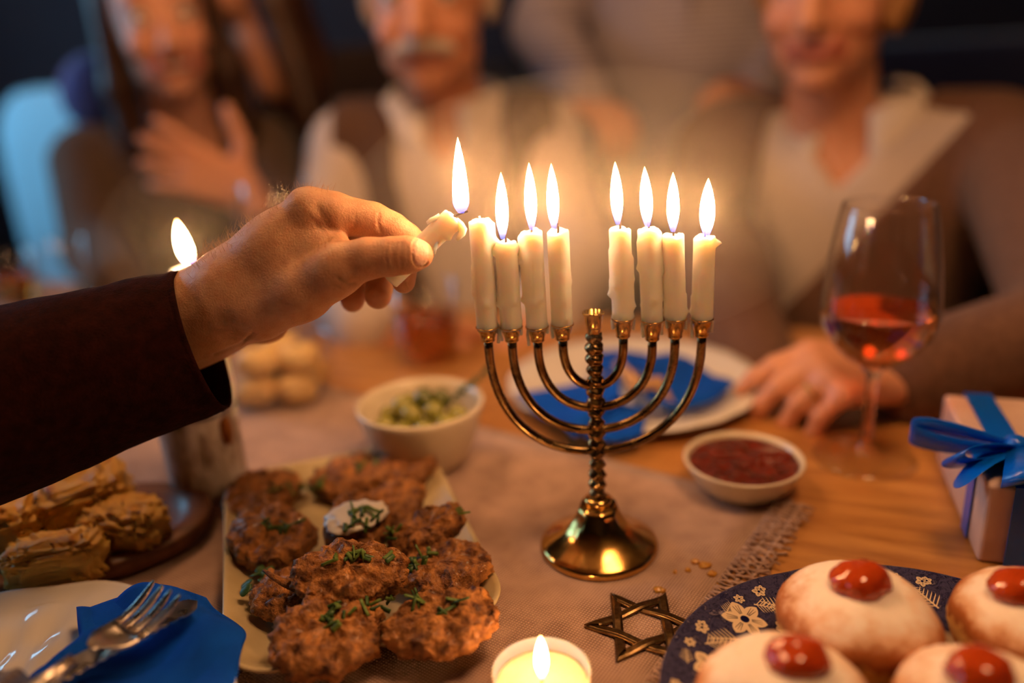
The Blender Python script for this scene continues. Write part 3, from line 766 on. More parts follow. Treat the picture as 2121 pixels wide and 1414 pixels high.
nap = mk('napkin', *coons(bot, top, lef, rig, 46, 40, lambda s, t: .0042*math.sin(7*s+3.0*t)*(.2+s)*(1-.3*t)+.0024*math.sin(12*s*t+2)+.0018*abs(math.sin(8*(t-s)+.5))-.002),
         M['blue'], label='blue cotton napkin under fork and knife at the near left', cat='napkin'); solid(nap, .0016, 1)
# folded under layer whose corner shows at the left
und = coons([T(166, 1330, nz-.001), T(230, 1310, nz-.001), T(300, 1290, nz)], [T(160, 1270, nz-.0005), T(235, 1243, nz+.001), T(300, 1222, nz+.003)], [T(166, 1330, nz-.001), T(162, 1300, nz), T(160, 1270, nz-.0005)], [T(300, 1290, nz), T(300, 1250, nz+.002), T(300, 1222, nz+.003)], 16, 12)
o = mk('fold', *und, M['blue'], nap); solid(o, .001, 1)
M['steel'] = mat('brushed_steel', S(206, 194, 180), .28, metal=1, rvary=(90, .22, .42))
# fork: local x along the fork towards the tines
f0 = V3(T(100, 1428, .0400)); f1 = V3(T(366, 1246, .0440)); d = (f1-f0); FL = d.length; d.normalize()
side = d.cross(Vector((0, 0, 1))).normalized(); upv = side.cross(d).normalized()
fk = empty('fork', f0, label='steel fork lying on the blue napkin', cat='fork')
FM = Matrix((d, side, upv)).transposed()
fk.rotation_euler = FM.to_euler()
def strip(xs, ws, zs, t, y0=0.0, bow=0.0, ys=None):
    v = []; f = []; ny = 6
    for k, (x, w, z) in enumerate(zip(xs, ws, zs)):
        yc = ys[k] if ys else y0
        for s_ in (1, -1):
            for i in range(ny+1):
                u = i/ny*2-1; v.append((x, yc+w*u, z+s_*t/2-bow*(1-u*u)*w))
    m = 2*(ny+1)
    for k in range(len(xs)-1):
        a = k*m; b = a+m
        for i in range(ny):
            f.append((a+i, a+i+1, b+i+1, b+i)); f.append((a+ny+1+i+1, a+ny+1+i, b+ny+1+i, b+ny+1+i+1))
        f.append((a+ny+1, a, b, b+ny+1)); f.append((a+ny, a+2*ny+1, b+2*ny+1, b+ny))
    e = len(v)-m
    f.append(tuple(range(0, ny+1))+tuple(range(2*ny+1, ny, -1))); f.append(tuple(range(e+ny, e-1, -1))+tuple(range(e+ny+1, e+2*ny+2)))
    return v, f
mk('handle', *tube([(-.02+x, 0, z) for x, z in ((-.08, -.006), (-.03, -.001), (.0, .002), (.02, .005), (FL*.52, .006))], [.0055, .0045, .0036, .0032, .0028], 14, sx=.7), M['steel'], fk)
hx = [FL*a for a in (.33, .36, .40, .45, .50, .56, .62)]
mk('fork_head', *strip(hx, [.0028, .0046, .0078, .0106, .0118, .0120, .0119], [.0064, .0066, .0058, .0045, .0034, .0028, .0026], .0016, 0, .22), M['steel'], fk)
for k in range(4):
    y = (-1.5+k)*.0063
    xs = [FL*(.60+.36*q/7) for q in range(8)]; mk('tine', *strip(xs, [.0021, .0021, .002, .002, .0019, .0018, .0014, .0006], [.0026+.00002*q*q*8 for q in range(8)], .0014, 0, .1, ys=[y*(1+.02*q) for q in range(8)]), M['steel'], fk)
kn = empty('table_knife', f0, label='steel knife with serrated edge under the fork', cat='knife'); kn.rotation_euler = FM.to_euler()
kp0 = FM.transposed() @ (V3(T(396, 1238, .0395))-f0); ka = FM.transposed() @ (V3(T(150, 1440, .0375))-f0); kd = (kp0-ka).normalized()
pts2 = []; Lk = .105; n = 44
for i in range(n+1): t = i/n; pts2.append((-Lk*(1-t), .0066*math.sqrt(max(0, 1-max(0, (t-.91)/.09)**2))))
for i in range(n, -1, -1):
    t = i/n; w_ = -.0066*math.sqrt(max(0, 1-max(0, (t-.91)/.09)**2)); pts2.append((-Lk*(1-t), w_+(.0011 if (i % 2 and .30 < t < .93) else 0)))
v = [(x, y, z) for z in (.0005, -.0005) for x, y in pts2]; N_ = len(pts2)
f = [tuple(range(N_)), tuple(range(2*N_-1, N_-1, -1))]+[(i, (i+1) % N_, N_+(i+1) % N_, N_+i) for i in range(N_)]
kb = mk('blade', v, f, M['steel'], kn, smooth=False); kb.location = kp0; kb.rotation_euler = (0, -math.asin(kd.z), math.atan2(kd.y, kd.x))
kh = mk('handle', *tube([(-Lk-.06, 0, 0), (-Lk-.02, 0, 0), (-Lk+.004, 0, 0)], [.006, .0052, .004], 12, sx=.6), M['steel'], kn); kh.location = kp0; kh.rotation_euler = kb.rotation_euler
# cord tie at the lower left corner
M['cord'] = mat('twisted_cord', S(96, 72, 62), .95, vary=(S(60, 80, 130), 130, 3), sheen=.5, bump=(900, .0008))
tie = empty('twine_bundle', V3(T(30, 1405, .034)), label='fuzzy blue and brown cord tied at the lower left corner', cat='cord')
for k in range(5):
    pts = []
    for q in range(14):
        t = q/13; w = T(-40+150*t, 1378+40*t+9*k, .036+.007*math.sin(PI*t)); p = V3(w)-tie.location
        p += Vector((0, math.cos(t*14+k*1.3), math.sin(t*14+k*1.3)))*.0016; pts.append(tuple(p))
    mk('strand', *tube(pts, .0017, 8), M['cord'], tie)

# ---- bark wrapped candle holder behind the platter, candle in it
nt = NT('birch_bark'); b = nt.n('ShaderNodeBsdfPrincipled'); nt.l(b.outputs[0], nt.out.inputs[0])
tcn = nt.n('ShaderNodeTexCoord'); mp = nt.n('ShaderNodeMapping'); nt.l(tcn.outputs['Object'], mp.inputs[0]); mp.inputs['Scale'].default_value = (1, 1, .35)
no = nt.n('ShaderNodeTexNoise'); nt.set(no, Scale=95.0, Detail=6.0, Distortion=.8); nt.l(mp.outputs[0], no.inputs['Vector'])
nt.l(ramp(nt, no.outputs['Fac'], [(.30, S(70, 52, 40)), (.40, S(150, 128, 112)), (.54, S(204, 190, 180)), (.72, S(232, 224, 220))]), b.inputs['Base Color']); b.inputs['Roughness'].default_value = .5
bp = nt.n('ShaderNodeBump'); nt.set(bp, Strength=1.0, Distance=.0015); nt.l(no.outputs['Fac'], bp.inputs['Height']); nt.l(bp.outputs[0], b.inputs['Normal'])
jb = T(440, 1020); JX, JY = float(jb[0]), float(jb[1])
jar = empty('candle_holder', (JX, JY, TOP), label='bark wrapped candle holder with a small tag behind the platter', cat='candle holder')
mk('bark_sleeve', *caps(*lathe([(.0255, 0), (.0262, .002), (.0268, .04), (.0264, .076), (.0255, .078), (.0235, .077), (.0232, .055), (.002, .054)], 48, rmod=lambda a, i, r, z: 1+.02*math.sin(5*a+z*60)), 48), nt.m, jar)
mk('twine', *tube([(.0274*math.cos(t/20*2*PI), .0274*math.sin(t/20*2*PI), .066+.001*math.sin(t)) for t in range(21)], .0011, 6), M['cord'], jar)
M['tag'] = mat('dried_peel', S(190, 118, 50), .6, vary=(S(120, 60, 22), 120, 2))
v, f = blob(.0045, .0018, .0105, 14, 12, .2, 2, 5); mk('tag', [(x+.0245, y-.0165, z+.053) for x, y, z in v], f, M['tag'], jar)
pz = float(VY(400, 558, JY)[2]); pcx = float(VY(400, 558, JY)[0])
pcd = empty('pillar_candle', (pcx-.002, JY+.002, TOP+.0545), label='tall lit candle behind the sleeve cuff, burning alone at the left', cat='candle')
mk('wax_body', *candle_mesh(.0135, pz-TOP-.0545, 31, [], .001), M['wax'], pcd)
Lp = pz-TOP-.0545
mk('wick', *tube([(0, 0, Lp-.001), (0, 0, Lp+.004)], .0007, 6), M['wick'], pcd)
hfl = float(VY(385, 458, JY)[2])-pz
o = mk('flame', *flame_mesh(hfl, .0052, -.16), M['flame'], pcd); o.location = (0, 0, Lp+.001)

# ---- glass bowl with small iced cakes
def bowl(name, c, R, h, m, lab, cat, rb=.5, t=.0028, foot=.06, pw=.5, part='bowl'):
    e = empty(name, c, label=lab, cat=cat); o_ = []; i_ = []
    for k in range(15):
        s = k/14; o_.append((R*(rb+(1-rb)*s**pw), h*(foot+(1-foot)*s**1.25)))
    for k in range(14, -1, -1):
        s = k/14; i_.append((max(.001, R*(rb+(1-rb)*s**pw)-t), h*(foot+(1-foot)*s**1.25)+t*(1-s)*1.1))
    pr = [(.001, h*.03), (R*rb*.9, h*.02), (R*rb*.92, 0), (R*rb, 0)]+o_+[(R-t*.4, h+t*.35)]+i_+[(.001, i_[-1][1])]
    mk(part, *lathe(pr, 64), m, e); return e
cb = T(570, 700, .060)
bowl('glass_bowl', (float(cb[0]), float(cb[1]), 0), .052, .056, M['glass'], 'clear glass bowl of small pale cakes behind the wrist', 'bowl', .62, .004)
M['cake'] = mat('pale_icing', S(232, 206, 150), .5, vary=(S(206, 160, 96), 60, 2), sss=.2, sr=(.004, .003, .001))
M['dot'] = mat('jam_dot', S(90, 50, 40), .3)
for i, (x, y, z) in enumerate([(-.018, -.018, .018), (.018, -.016, .018), (-.016, .018, .018), (.020, .018, .018), (-.014, -.012, .044), (.020, -.006, .043), (-.004, .022, .044)]):
    k = empty('small_cake', (float(cb[0])+x, float(cb[1])+y, z), .3*i, label='small round pale cake with a dark dot in the glass bowl' if i > 3 else 'small round pale cake in the lower layer of the glass bowl', cat='cake', group='small cakes in the glass bowl' if i > 3 else 'lower cakes in the glass bowl')
    mk('cake', *blob(.019, .019, .013, 28, 16, .05, 2, i, 2.4), M['cake'], k)
    if i > 3: mk('jam_dot', *[[(a, b_2, c+.0125) for a, b_2, c in blob(.0035, .0035, .0015, 14, 8, .1, 2, i)[0]], blob(.0035, .0035, .0015, 14, 8, .1, 2, i)[1]], M['dot'], k)

# ---- bowl of olives
ob = T(870, 835, .052); OX, OY = float(ob[0]), float(ob[1])
bowl('olive_bowl', (OX, OY, TOP), .0470, .050, M['ceramic'], 'cream ceramic bowl of green olives beside the candelabrum', 'bowl', .5, .0035, .04, .6)
M['olive'] = mat('green_olive', S(120, 122, 48), .25, vary=(S(168, 160, 78), 70, 1.8), coat=.4, sss=.2, sr=(.003, .003, .001))
M['olive_d'] = mat('dark_olive', S(74, 84, 36), .25, vary=(S(104, 106, 44), 70, 1.8), coat=.4)
OL = [(-.026, -.010, .036), (-.012, -.021, .036), (.004, -.022, .037), (.019, -.014, .037), (.026, .002, .036), (-.024, .008, .036), (-.006, -.006, .042), (.010, -.004, .043), (-.014, .004, .045), (.002, .012, .047), (-.010, .020, .040), (.014, .016, .044), (-.018, -.012, .026), (.016, .004, .028)]
for i, (x, y, z) in enumerate(OL):
    o = mk('olive', *blob(.0088, .0078, .0078, 20, 12, .04, 1.5, i), M['olive_d'] if i in (9, 11) else M['olive'], cat='olive', group='olives in the cream bowl',
           label='round green olive in the cream bowl' if i not in (9, 11) else ('dark olive at the top of the heap in the cream bowl' if i == 9 else 'dark olive right of the topmost one in the cream bowl'))
    o.location = (OX+x, OY+y, TOP+z); o.rotation_euler = (.3*i, .2*i, i)
rs = empty('rosemary_sprig', (OX+.020, OY+.006, TOP+.045), label='rosemary sprig leaning over the right rim of the olive bowl', cat='herb')
st = [(0, 0, 0), (.010, .006, .006), (.022, .012, .013), (.031, .016, .021)]
mk('stem', *tube(st, .0007, 6), M['chive_d'], rs)
for i in range(22):
    t = i/21; c = curve_pts(st, 22)[i]; a = i*2.4; L = .009*(1-.4*t)
    mk('leaf', *tube([tuple(c), tuple(c+np.array((.4*L, math.cos(a)*L*.5, .3*L+math.sin(a)*L*.4))), tuple(c+np.array((.8*L, math.cos(a)*L*.9, .5*L+math.sin(a)*L*.7)))], [.0006, .0008, .0002], 5), M['chive_d'], rs)

# ---- bowl of red relish
rb = T(1540, 955, .022); rbx, rby = float(rb[0]), float(rb[1])
bowl('relish_bowl', (rbx, rby, TOP), .0400, .0215, M['ceramic'], 'shallow cream bowl of dark red relish right of the candelabrum', 'bowl', .62, .0028, .05, .7)
M['relish'] = mat('red_relish', S(122, 38, 18), .2, vary=(S(50, 12, 8), 90, 2.4), coat=.5, bump=[(260, .002)])
v = []; f = []
for i in range(17):
    for j in range(44):
        r = .0360*i/16; a = 2*PI*j/44; x, y = r*math.cos(a), r*math.sin(a)
        v.append((x, y, .0165+.0035*fbm((x*80, y*80, 2), 3)*min(1, (16-i)/3)))
for i in range(16):
    for j in range(44): f.append((i*44+j, i*44+(j+1) % 44, (i+1)*44+(j+1) % 44, (i+1)*44+j))
o = mk('relish', v, f, M['relish'], label='dark red chopped relish filling the shallow bowl', cat='relish'); o.location = (rbx, rby, TOP); solid(o, .003, -1)

# ---- glasses
def stem_glass(name, loc, prof, lab, wine_z=None, wcol=None, rz=0.0):
    """prof: outer (r, z) from foot rim up to the lip; walls get a thickness of about a millimetre"""
    e = empty(name, loc, rz, label=lab, cat='wine glass'); out = prof
    ib = next(i for i, p in enumerate(out) if p[2:] == ('b',)); t = .0009
    o2 = [(p[0], p[1]) for p in out]
    inner = [(max(.0006, r-t), z+(.0016 if k == ib else 0)) for k, (r, z) in enumerate(o2) if k >= ib][::-1]
    pr = [(.0005, .0004), (o2[0][0]-.002, .0002)]+o2+[(o2[-1][0]-t/2, o2[-1][1]+.0006)]+inner+[(.0003, inner[-1][1])]
    mk('bowl', *lathe(pr[ib+2:], 72), M['glass'], e)
    mk('foot', *lathe(pr[0:8], 64), M['glass'], e)
    mk('stem', *caps(*lathe([(.0008, pr[7][1]-.001)]+pr[7:ib+3]+[(.0006, pr[ib+2][1]+.0003)], 40), 40), M['solid_glass'], e)
    if wine_z:
        w = [(r-.0007, z) for r, z in inner[::-1] if z < wine_z]; r1 = np.interp(wine_z, [z for r, z in inner[::-1]], [r for r, z in inner[::-1]])-.0007
        pw = [(.0004, w[0][1]+.0004)]+[(max(r, .0005), z+.0004) for r, z in w]+[(r1, wine_z), (r1-.002, wine_z-.0004), (.0005, wine_z-.0005)]
        wo = lathe(pw, 64); mk('wine', *wo, wcol, e, label='rose coloured wine')
    return e
def bowl_prof(Rf, zs, Rb, zw, Rt, zt, Rst=.0042):
    p = [(Rf, .0008), (Rf, .0018), (Rf*.8, .0030), (Rf*.4, .0048), (Rf*.18, .0085), (Rst, .016), (Rst*.92, zs*.6), (Rst*.95, zs*.85), (Rst*1.4, zs-.004), (Rst*2.0, zs, 'b')]
    n = 20
    for i in range(1, n+1):
        z = zs+(zt-zs)*i/n
        if z < zw: s = (z-zs)/(zw-zs); r = Rst*2+(Rb-Rst*2)*math.sin(s*PI/2)**.72
        else: s = (z-zw)/(zt-zw); r = Rb+(Rt-Rb)*s**1.55
        p.append((r, z))
    return p
M['wine'] = mat('rose_wine', S(236, 128, 70), .0, trans=1.0, ior=1.2)
gq = T(1790, 950)
stem_glass('wine_glass', V3(gq), bowl_prof(.0350, .0720, .0385, .1120, .0290, .1850), 'large wine glass of rose wine beside the gift box', .1130, M['wine'])
g2 = P(566, 374, .88)
stem_glass('wine_glass', (float(g2[0]), float(g2[1]), 0), bowl_prof(.034, .070, .0430, .110, .0370, float(g2[2])), 'tall wine glass seen behind the raised hand')
M['amber'] = mat('amber_drink', S(216, 130, 50), .05, trans=.85, ior=1.33)
def tumbler(loc, R, h, lab, drink=None, dz=.6):
    e = empty('tumbler', loc, label=lab, cat='glass')
    mk('glass', *lathe([(.0005, .0005), (R*.82, .0003), (R*.88, .002), (R*.97, h*.4), (R, h), (R-.0008, h+.0006), (R-.0016, h), (R*.97-.0018, h*.4), (R*.84, .007), (.0005, .0065)], 56), M['glass'], e)
    if drink: mk('drink', *lathe([(.0005, .0075), (R*.84-.001, .008), (R*.96-.0024, h*.4), (R*.99-.0026, h*dz), (.0005, h*dz)], 48), drink, e)
tq = T(890, 738); tumbler(V3(tq), .0345, .078, 'tumbler of amber drink in front of the man with a moustache', M['amber'], .62)
tq = T(150, 655); tumbler(V3(tq), .034, .098, 'clear tumbler on the table behind the dark sleeve')
tq = T(40, 628); tumbler(V3(tq), .032, .07, 'low tumbler of amber drink at the left picture edge', M['amber'], .6)

# ---- far plate with napkin
def scal(a, i, r, z): return 1+(.014*abs(math.sin(10*a)) if r > .09 else 0)
pp = [(.002, .004), (.05, .004), (.066, .0045), (.075, .007), (.100, .0135), (.1085, .0150), (.1092, .0140), (.1, .012), (.076, .004), (.066, 0), (.06, .0005), (.002, .001)]
bpl = empty('side_plate', (.1045, .671, 0), label='white scalloped plate with a blue napkin behind the candelabrum', cat='plate')
mk('dish', *lathe(pp, 120, rmod=scal), M['porcelain'], bpl)
z1 = .020
nb = empty('napkin', V3(T(1310, 800, z1)), label='blue napkin cinched with a pale tie on the far plate', cat='napkin')
nl = nb.location
def rel(ps): return [np.array(p)-np.array(nl) for p in ps]
wl_ = coons(rel([T(1292, 842, z1), T(1225, 880, z1), T(1190, 905, z1-.002)]), rel([T(1280, 775, z1+.01), T(1180, 800, z1), T(1068, 816, z1-.002)]), rel([T(1292, 842, z1), T(1285, 810, z1+.014), T(1280, 775, z1+.01)]), rel([T(1190, 905, z1-.002), T(1120, 855, z1), T(1068, 816, z1-.002)]), 26, 22, lambda s, t: .004*math.sin(9*t)*(1-.4*s))
wr_ = coons(rel([T(1345, 840, z1), T(1400, 850, z1), T(1470, 838, z1-.002), T(1522, 800, z1-.002)]), rel([T(1320, 765, z1+.01), T(1345, 745, z1+.004), T(1385, 735, z1), T(1410, 742, z1)]), rel([T(1345, 840, z1), T(1335, 805, z1+.014), T(1320, 765, z1+.01)]), rel([T(1522, 800, z1-.002), T(1470, 770, z1), T(1410, 742, z1)]), 26, 22, lambda s, t: .004*math.sin(8*t+1)*(1-.4*s))
w3 = coons(rel([T(1210, 905, z1-.004), T(1270, 915, z1-.004), T(1330, 905, z1-.004)]), rel([T(1225, 850, z1), T(1290, 840, z1), T(1340, 850, z1)]), rel([T(1210, 905, z1-.004), T(1225, 850, z1)]), rel([T(1330, 905, z1-.004), T(1340, 850, z1)]), 14, 10)
w4 = coons(rel([T(1230, 770, z1), T(1290, 770, z1+.004), T(1330, 765, z1)]), rel([T(1225, 732, z1-.002), T(1280, 726, z1), T(1345, 735, z1)]), rel([T(1230, 770, z1), T(1225, 732, z1-.002)]), rel([T(1330, 765, z1), T(1345, 735, z1)]), 14, 10)
for w_ in (wl_, wr_, w3, w4): o = mk('wing', *w_, M['blue'], nb); solid(o, .0014, 1)
M['jute'] = mat('jute_tie', S(190, 150, 112), .9, bump=(500, .0008))
mk('tie', *tube([tuple(np.array(T(1278, 752, z1+.010))-np.array(nl)), tuple(np.array(T(1318, 800, z1+.020))-np.array(nl)), tuple(np.array(T(1362, 792, z1+.016))-np.array(nl)), tuple(np.array(T(1388, 836, z1+.004))-np.array(nl))], [.005, .007, .006, .004], 12, sx=.5), M['jute'], nb)

# ---- gift box with ribbon
M['paper'] = mat('blush_wrapping_paper', S(226, 196, 180), .6, vary=(S(206, 172, 156), 40, 1.5), bump=[(45, .0012)])
M['ribbon'] = mat('blue_satin', S(0, 96, 214), .28, spec=.7, bump=(300, .0002))
gc = np.array([.2600, .3990]); gd = np.array([.30, .954]); gd = gd/np.linalg.norm(gd); ge = np.array([gd[1], -gd[0]])
GL, GW, GH = .130, .150, .0500
gb = empty('gift_box', (gc[0], gc[1], 0), math.atan2(ge[1], ge[0]), label='blush wrapped gift box tied with a blue satin bow', cat='gift')
# local x along the front (to the right), local y going back
v = []; f = []; nxx, nyy = 1, 1
o = mk('wrapped_box', *box(GW/2, GL/2, GH/2, GW, GL, GH), M['paper'], gb, smooth=False); bevel(o, .0025, 3)
o = mk('paper_fold', [(.012, -.0012, GH-.001), (GW-.012, -.0012, GH-.001), (GW-.045, -.0016, .012), (.045, -.0016, .012)], [(0, 1, 2, 3)], M['paper'], gb, smooth=False); solid(o, .0008, 0)
rwid = .0085
def band(pts, wd, t=.0006):
    v = []; f = []
    for p, w in zip(pts, wd):
        p = np.array(p); w = np.array(w); v += [tuple(p-w), tuple(p+w)]
    for i in range(len(pts)-1): f.append((2*i, 2*i+1, 2*i+3, 2*i+2))
    return v, f
xm, ym = .021, .036; e_ = .0012
o = mk('ribbon_band', *band([(xm, -.0030, 0.001), (xm, -.0030, GH+e_), (xm, GL+e_, GH+e_), (xm, GL+e_, .001)], [(rwid, 0, 0)]*4), M['ribbon'], gb, smooth=False); solid(o, .0006, 0)
o = mk('ribbon_band', *band([(-e_, ym-.006, .001), (-e_, ym-.006, GH+e_*.5), (xm*.5, ym-.003, GH+e_), (xm, ym, GH+e_), (GW+e_, ym, GH+e_), (GW+e_, ym, .001)], [(0, rwid*.8, 0)]*6), M['ribbon'], gb, smooth=False); solid(o, .0006, 0)
def loop(ang, L, hh, w, twist=0.0, name='bow_loop'):
    ps = []; ws = []; d2 = np.array((math.cos(ang), math.sin(ang), 0)); s2 = np.array((-math.sin(ang), math.cos(ang), 0))
    for i in range(25):
        t = 2*PI*i/24; r = L*(1-math.cos(t))/2; z = hh*math.sin(t)*(.35+.65*(1-math.cos(t))/2)
        ps.append(np.array((xm, ym, GH+.006))+d2*r+np.array((0, 0, z+hh*.55*(1-math.cos(t))/2)))
        k = .45+.55*(1-math.cos(t))/2; ws.append((s2*math.cos(twist)+np.array((0, 0, 1))*math.sin(twist))*w*k)
    o = mk(name, *band(ps, ws), M['ribbon'], gb); solid(o, .0006, 0); return o
loop(math.radians(172), .056, .0065, .0088, 1.2)
loop(math.radians(214), .046, .006, .0100, .75)
loop(math.radians(-100), .048, .009, .0105, .4)
loop(math.radians(-6), .058, .009, .0100, .5)
mk('bow_knot', *[[(x+xm, y+ym, z+GH+.009) for x, y, z in blob(.0072, .0066, .006, 20, 12, .15, 2, 3)[0]], blob(.0072, .0066, .006, 20, 12, .15, 2, 3)[1]], M['ribbon'], gb)
o = mk('ribbon_tail', *band([(xm-.003, ym-.004, GH+.006), (xm-.016, ym-.018, GH+.010), (xm-.028, ym-.030, GH+.007), (xm-.038, ym-.038, GH-.004)], [(.005, -.006, .002), (.005, -.008, .003), (.004, -.009, .004), (.002, -.008, .005)]), M['ribbon'], gb); solid(o, .0006, 0); subsurf(o, 2)

# ---- metal star
M['pewter'] = mat('antique_brass', S(150, 122, 84), .28, metal=1, vary=(S(86, 66, 42), 300, 2))
sc_ = np.array([.0600, .3546]); Rs = .0255; th0 = math.radians(180)
star = empty('star_ornament', (sc_[0], sc_[1], TOP), th0-.07, label='small metal six pointed star lying on the runner', cat='ornament')
for k in range(2):
    pt = [np.array((math.cos(2*PI*i/3+k*PI/3), math.sin(2*PI*i/3+k*PI/3)))*Rs for i in range(3)]
    for i in range(3):
        a, b2 = pt[i], pt[(i+1) % 3]; dd = (b2-a)/np.linalg.norm(b2-a); nn = np.array((-dd[1], dd[0])); w = .0026; v = []; f = []; n = 24
        for q in range(n+1):
            t = q/n; c = a+(b2-a)*t; lift = .0009+.0008*math.cos(2*PI*(t-1/3)*1.5)   # over one crossing, under the next
            ww = w
            for (s, zz) in ((-1, 0), (-1, .0012), (-.55, .0019), (.55, .0019), (1, .0012), (1, 0)):
                ex_ = w*1.7*s if q == 0 else (-w*1.7*s if q == n else 0)
                p = c+nn*ww*s+dd*ex_*1.0; v.append((p[0], p[1], zz+lift*.8))
        for q in range(n):
            for s in range(6): s2 = (s+1) % 6; f.append((q*6+s, q*6+s2, (q+1)*6+s2, (q+1)*6+s))
        caps(v, f, 6); bevel(mk('bar', v, f, M['pewter'], star, smooth=False), .0003, 1)

# ---- wax spilled on the runner
M['spill'] = mat('yellow_wax', S(190, 138, 56), .25, sss=.6, sr=(.003, .002, .001), coat=.3)
for (pl, lab) in (([(1440, 1165, 8), (1460, 1172, 12), (1425, 1182, 6), (1398, 1187, 4), (1475, 1190, 9), (1495, 1210, 11), (1515, 1222, 9)], 'yellow wax spilled over the runner fringe'),
                  ([(1364, 1223, 9), (1372, 1225, 6)], 'small yellow wax drop on the runner near the star')):
    sp_ = MB(); c0 = V3(T(pl[0][0], pl[0][1], TOP))
    for i, (px, py, r) in enumerate(pl):
        q = V3(T(px, py, TOP))-c0; v, f = blob(r*.0003, r*.00026, .0016, 20, 10, .35, 2, i+2)
        sp_.add([(x+q.x, y+q.y, z+.0006) for x, y, z in v], f)
    o = sp_.build('wax_spill', M['spill'], label=lab, cat='wax'); o.location = c0

# ---- blue flowered plate with doughnuts
PX, PY, PR = .1655, .2640, .1135
nt = NT('blue_transfer_print'); b = nt.n('ShaderNodeBsdfPrincipled'); nt.l(b.outputs[0], nt.out.inputs[0]); b.inputs['Roughness'].default_value = .12; b.inputs['Coat Weight'].default_value = .5
tcn = nt.n('ShaderNodeTexCoord'); ln = nt.n('ShaderNodeVectorMath', operation='LENGTH')
mp = nt.n('ShaderNodeMapping'); nt.l(tcn.outputs['Object'], mp.inputs[0]); mp.inputs['Scale'].default_value = (1, 1, 0); nt.l(mp.outputs[0], ln.inputs[0])
no = nt.n('ShaderNodeTexNoise'); nt.set(no, Scale=170.0, Detail=8.0, Roughness=.75, Distortion=1.0); nt.l(tcn.outputs['Object'], no.inputs['Vector'])
cb_ = ramp(nt, no.outputs['Fac'], [(.34, S(12, 12, 44)), (.48, S(70, 68, 100)), (.58, S(20, 22, 62)), (.68, S(140, 130, 146))])
rr_ = ramp(nt, ln.outputs['Value'], [(.0745, (1, 1, 1)), (.0755, (0, 0, 0))])
mx = nt.n('ShaderNodeMix', data_type='RGBA'); nt.l(rr_, mx.inputs[0]); nt.l(cb_, mx.inputs[6]); mx.inputs[7].default_value = S(226, 206, 176); nt.l(mx.outputs[2], b.inputs['Base Color'])
M['transfer'] = nt.m
dp = empty('floral_plate', (PX, PY, 0), label='blue and white flower patterned plate of doughnuts at the near right', cat='plate')
def scallop(a): return 1+.022*(abs(math.sin(3.0*a+.9))**.8-.5)
def rimz(r): return np.interp(r, [0, .060, .070, .076, .1135], [.0062, .0062, .0075, .0105, .0185])
pr = [(.002, .0062), (.03, .0062), (.060, .0062), (.066, .0066), (.070, .0075), (.076, .0105), (.085, .0125), (.095, .0148), (.105, .0168), (.1128, .0184), (.1137, .0186), (.1139, .0178), (.1128, .0168), (.085, .0095), (.07, .0025), (.062, .0), (.056, .0006), (.002, .001)]
mk('dish', *lathe(pr, 180, rmod=lambda a, i, r, z: 1+(scallop(a)-1)*max(0, min(1, (r-.076)/.036))), M['transfer'], dp)
M['print_light'] = mat('cream_flower_print', S(222, 200, 168), .15, coat=.4)
M['print_dark'] = mat('ink_blue_print', S(20, 22, 66), .15, coat=.4)
def on_rim(a, r, lift=.00025):
    rs_ = r*(1+(scallop(a)-1)*max(0, min(1, (r-.076)/.036))); return (rs_*math.cos(a), rs_*math.sin(a), float(rimz(r))+lift)
def shape_on_rim(ac, rcn, pts, lift): return [on_rim(ac+x/rcn, rcn+y, lift) for x, y in pts]
def petal(L, w, ang, x0=0.0, n=9, r0=.15):
    out = []
    for s in (1, -1):
        rng = range(n) if s == 1 else range(n-1, -1, -1)
        for i in rng:
            t = i/(n-1); y = L*(r0+(1-r0)*t); x = s*w*math.sin(PI*min(1, t*.92+.08))**.7
            out.append((x*math.cos(ang)-y*math.sin(ang), x*math.sin(ang)+y*math.cos(ang)))
    return out
def flower(a, r, R, n, rot):
    fl_ = MB()
    for k in range(n):
        pts = petal(R, R*(.95/n*1.9), rot+2*PI*k/n); v = shape_on_rim(a, r, pts, .0003); c = shape_on_rim(a, r, [(0, 0)], .0003)[0]
        m_ = len(v); fl_.add([c]+v, [(0, 1+i, 1+(i+1) % m_) for i in range(m_)])
    o = fl_.build('printed_flower', M['print_light'], dp, smooth=False)
    dk = MB()
    dk.add(*[shape_on_rim(a, r, [(R*.2*math.cos(q), R*.2*math.sin(q)) for q in np.linspace(0, 2*PI, 12, endpoint=False)], .0004), [tuple(range(12))]])
    for k in range(n):                                   # petal veins
        for da in (-.16, 0, .16):
            an = rot+2*PI*k/n+da; q = [( -math.sin(an)*R*s+w_*math.cos(an), math.cos(an)*R*s+w_*math.sin(an)) for s, w_ in ((.3, R*.016), (.78, R*.008), (.78, -R*.008), (.3, -R*.016))]
            dk.add(shape_on_rim(a, r, q, .0004), [(0, 1, 2, 3)])
    dk.build('flower_veins', M['print_dark'], o, smooth=False)
def fern(a, r, L, ang):
    fl_ = MB(); w = L*.03
    q = lambda x, y: (x*math.cos(ang)-y*math.sin(ang), x*math.sin(ang)+y*math.cos(ang))
    fl_.add(shape_on_rim(a, r, [q(-w, 0), q(w, 0), q(w*.5, L), q(-w*.5, L)], .0003), [(0, 1, 2, 3)])
    for k in range(6):
        y0 = L*(.1+.14*k); l2 = L*.42*(1-.1*k)
        for s in (-1, 1): fl_.add(shape_on_rim(a, r, [q(0, y0-w*.7), q(s*l2*.8, y0+l2*.55-w*.3), q(s*l2, y0+l2*.75), q(0, y0+w*.9)], .0003), [(0, 1, 2, 3) if s > 0 else (3, 2, 1, 0)])
    fl_.build('printed_fern', M['print_light'], dp, smooth=False)
rnd = random.Random(5)
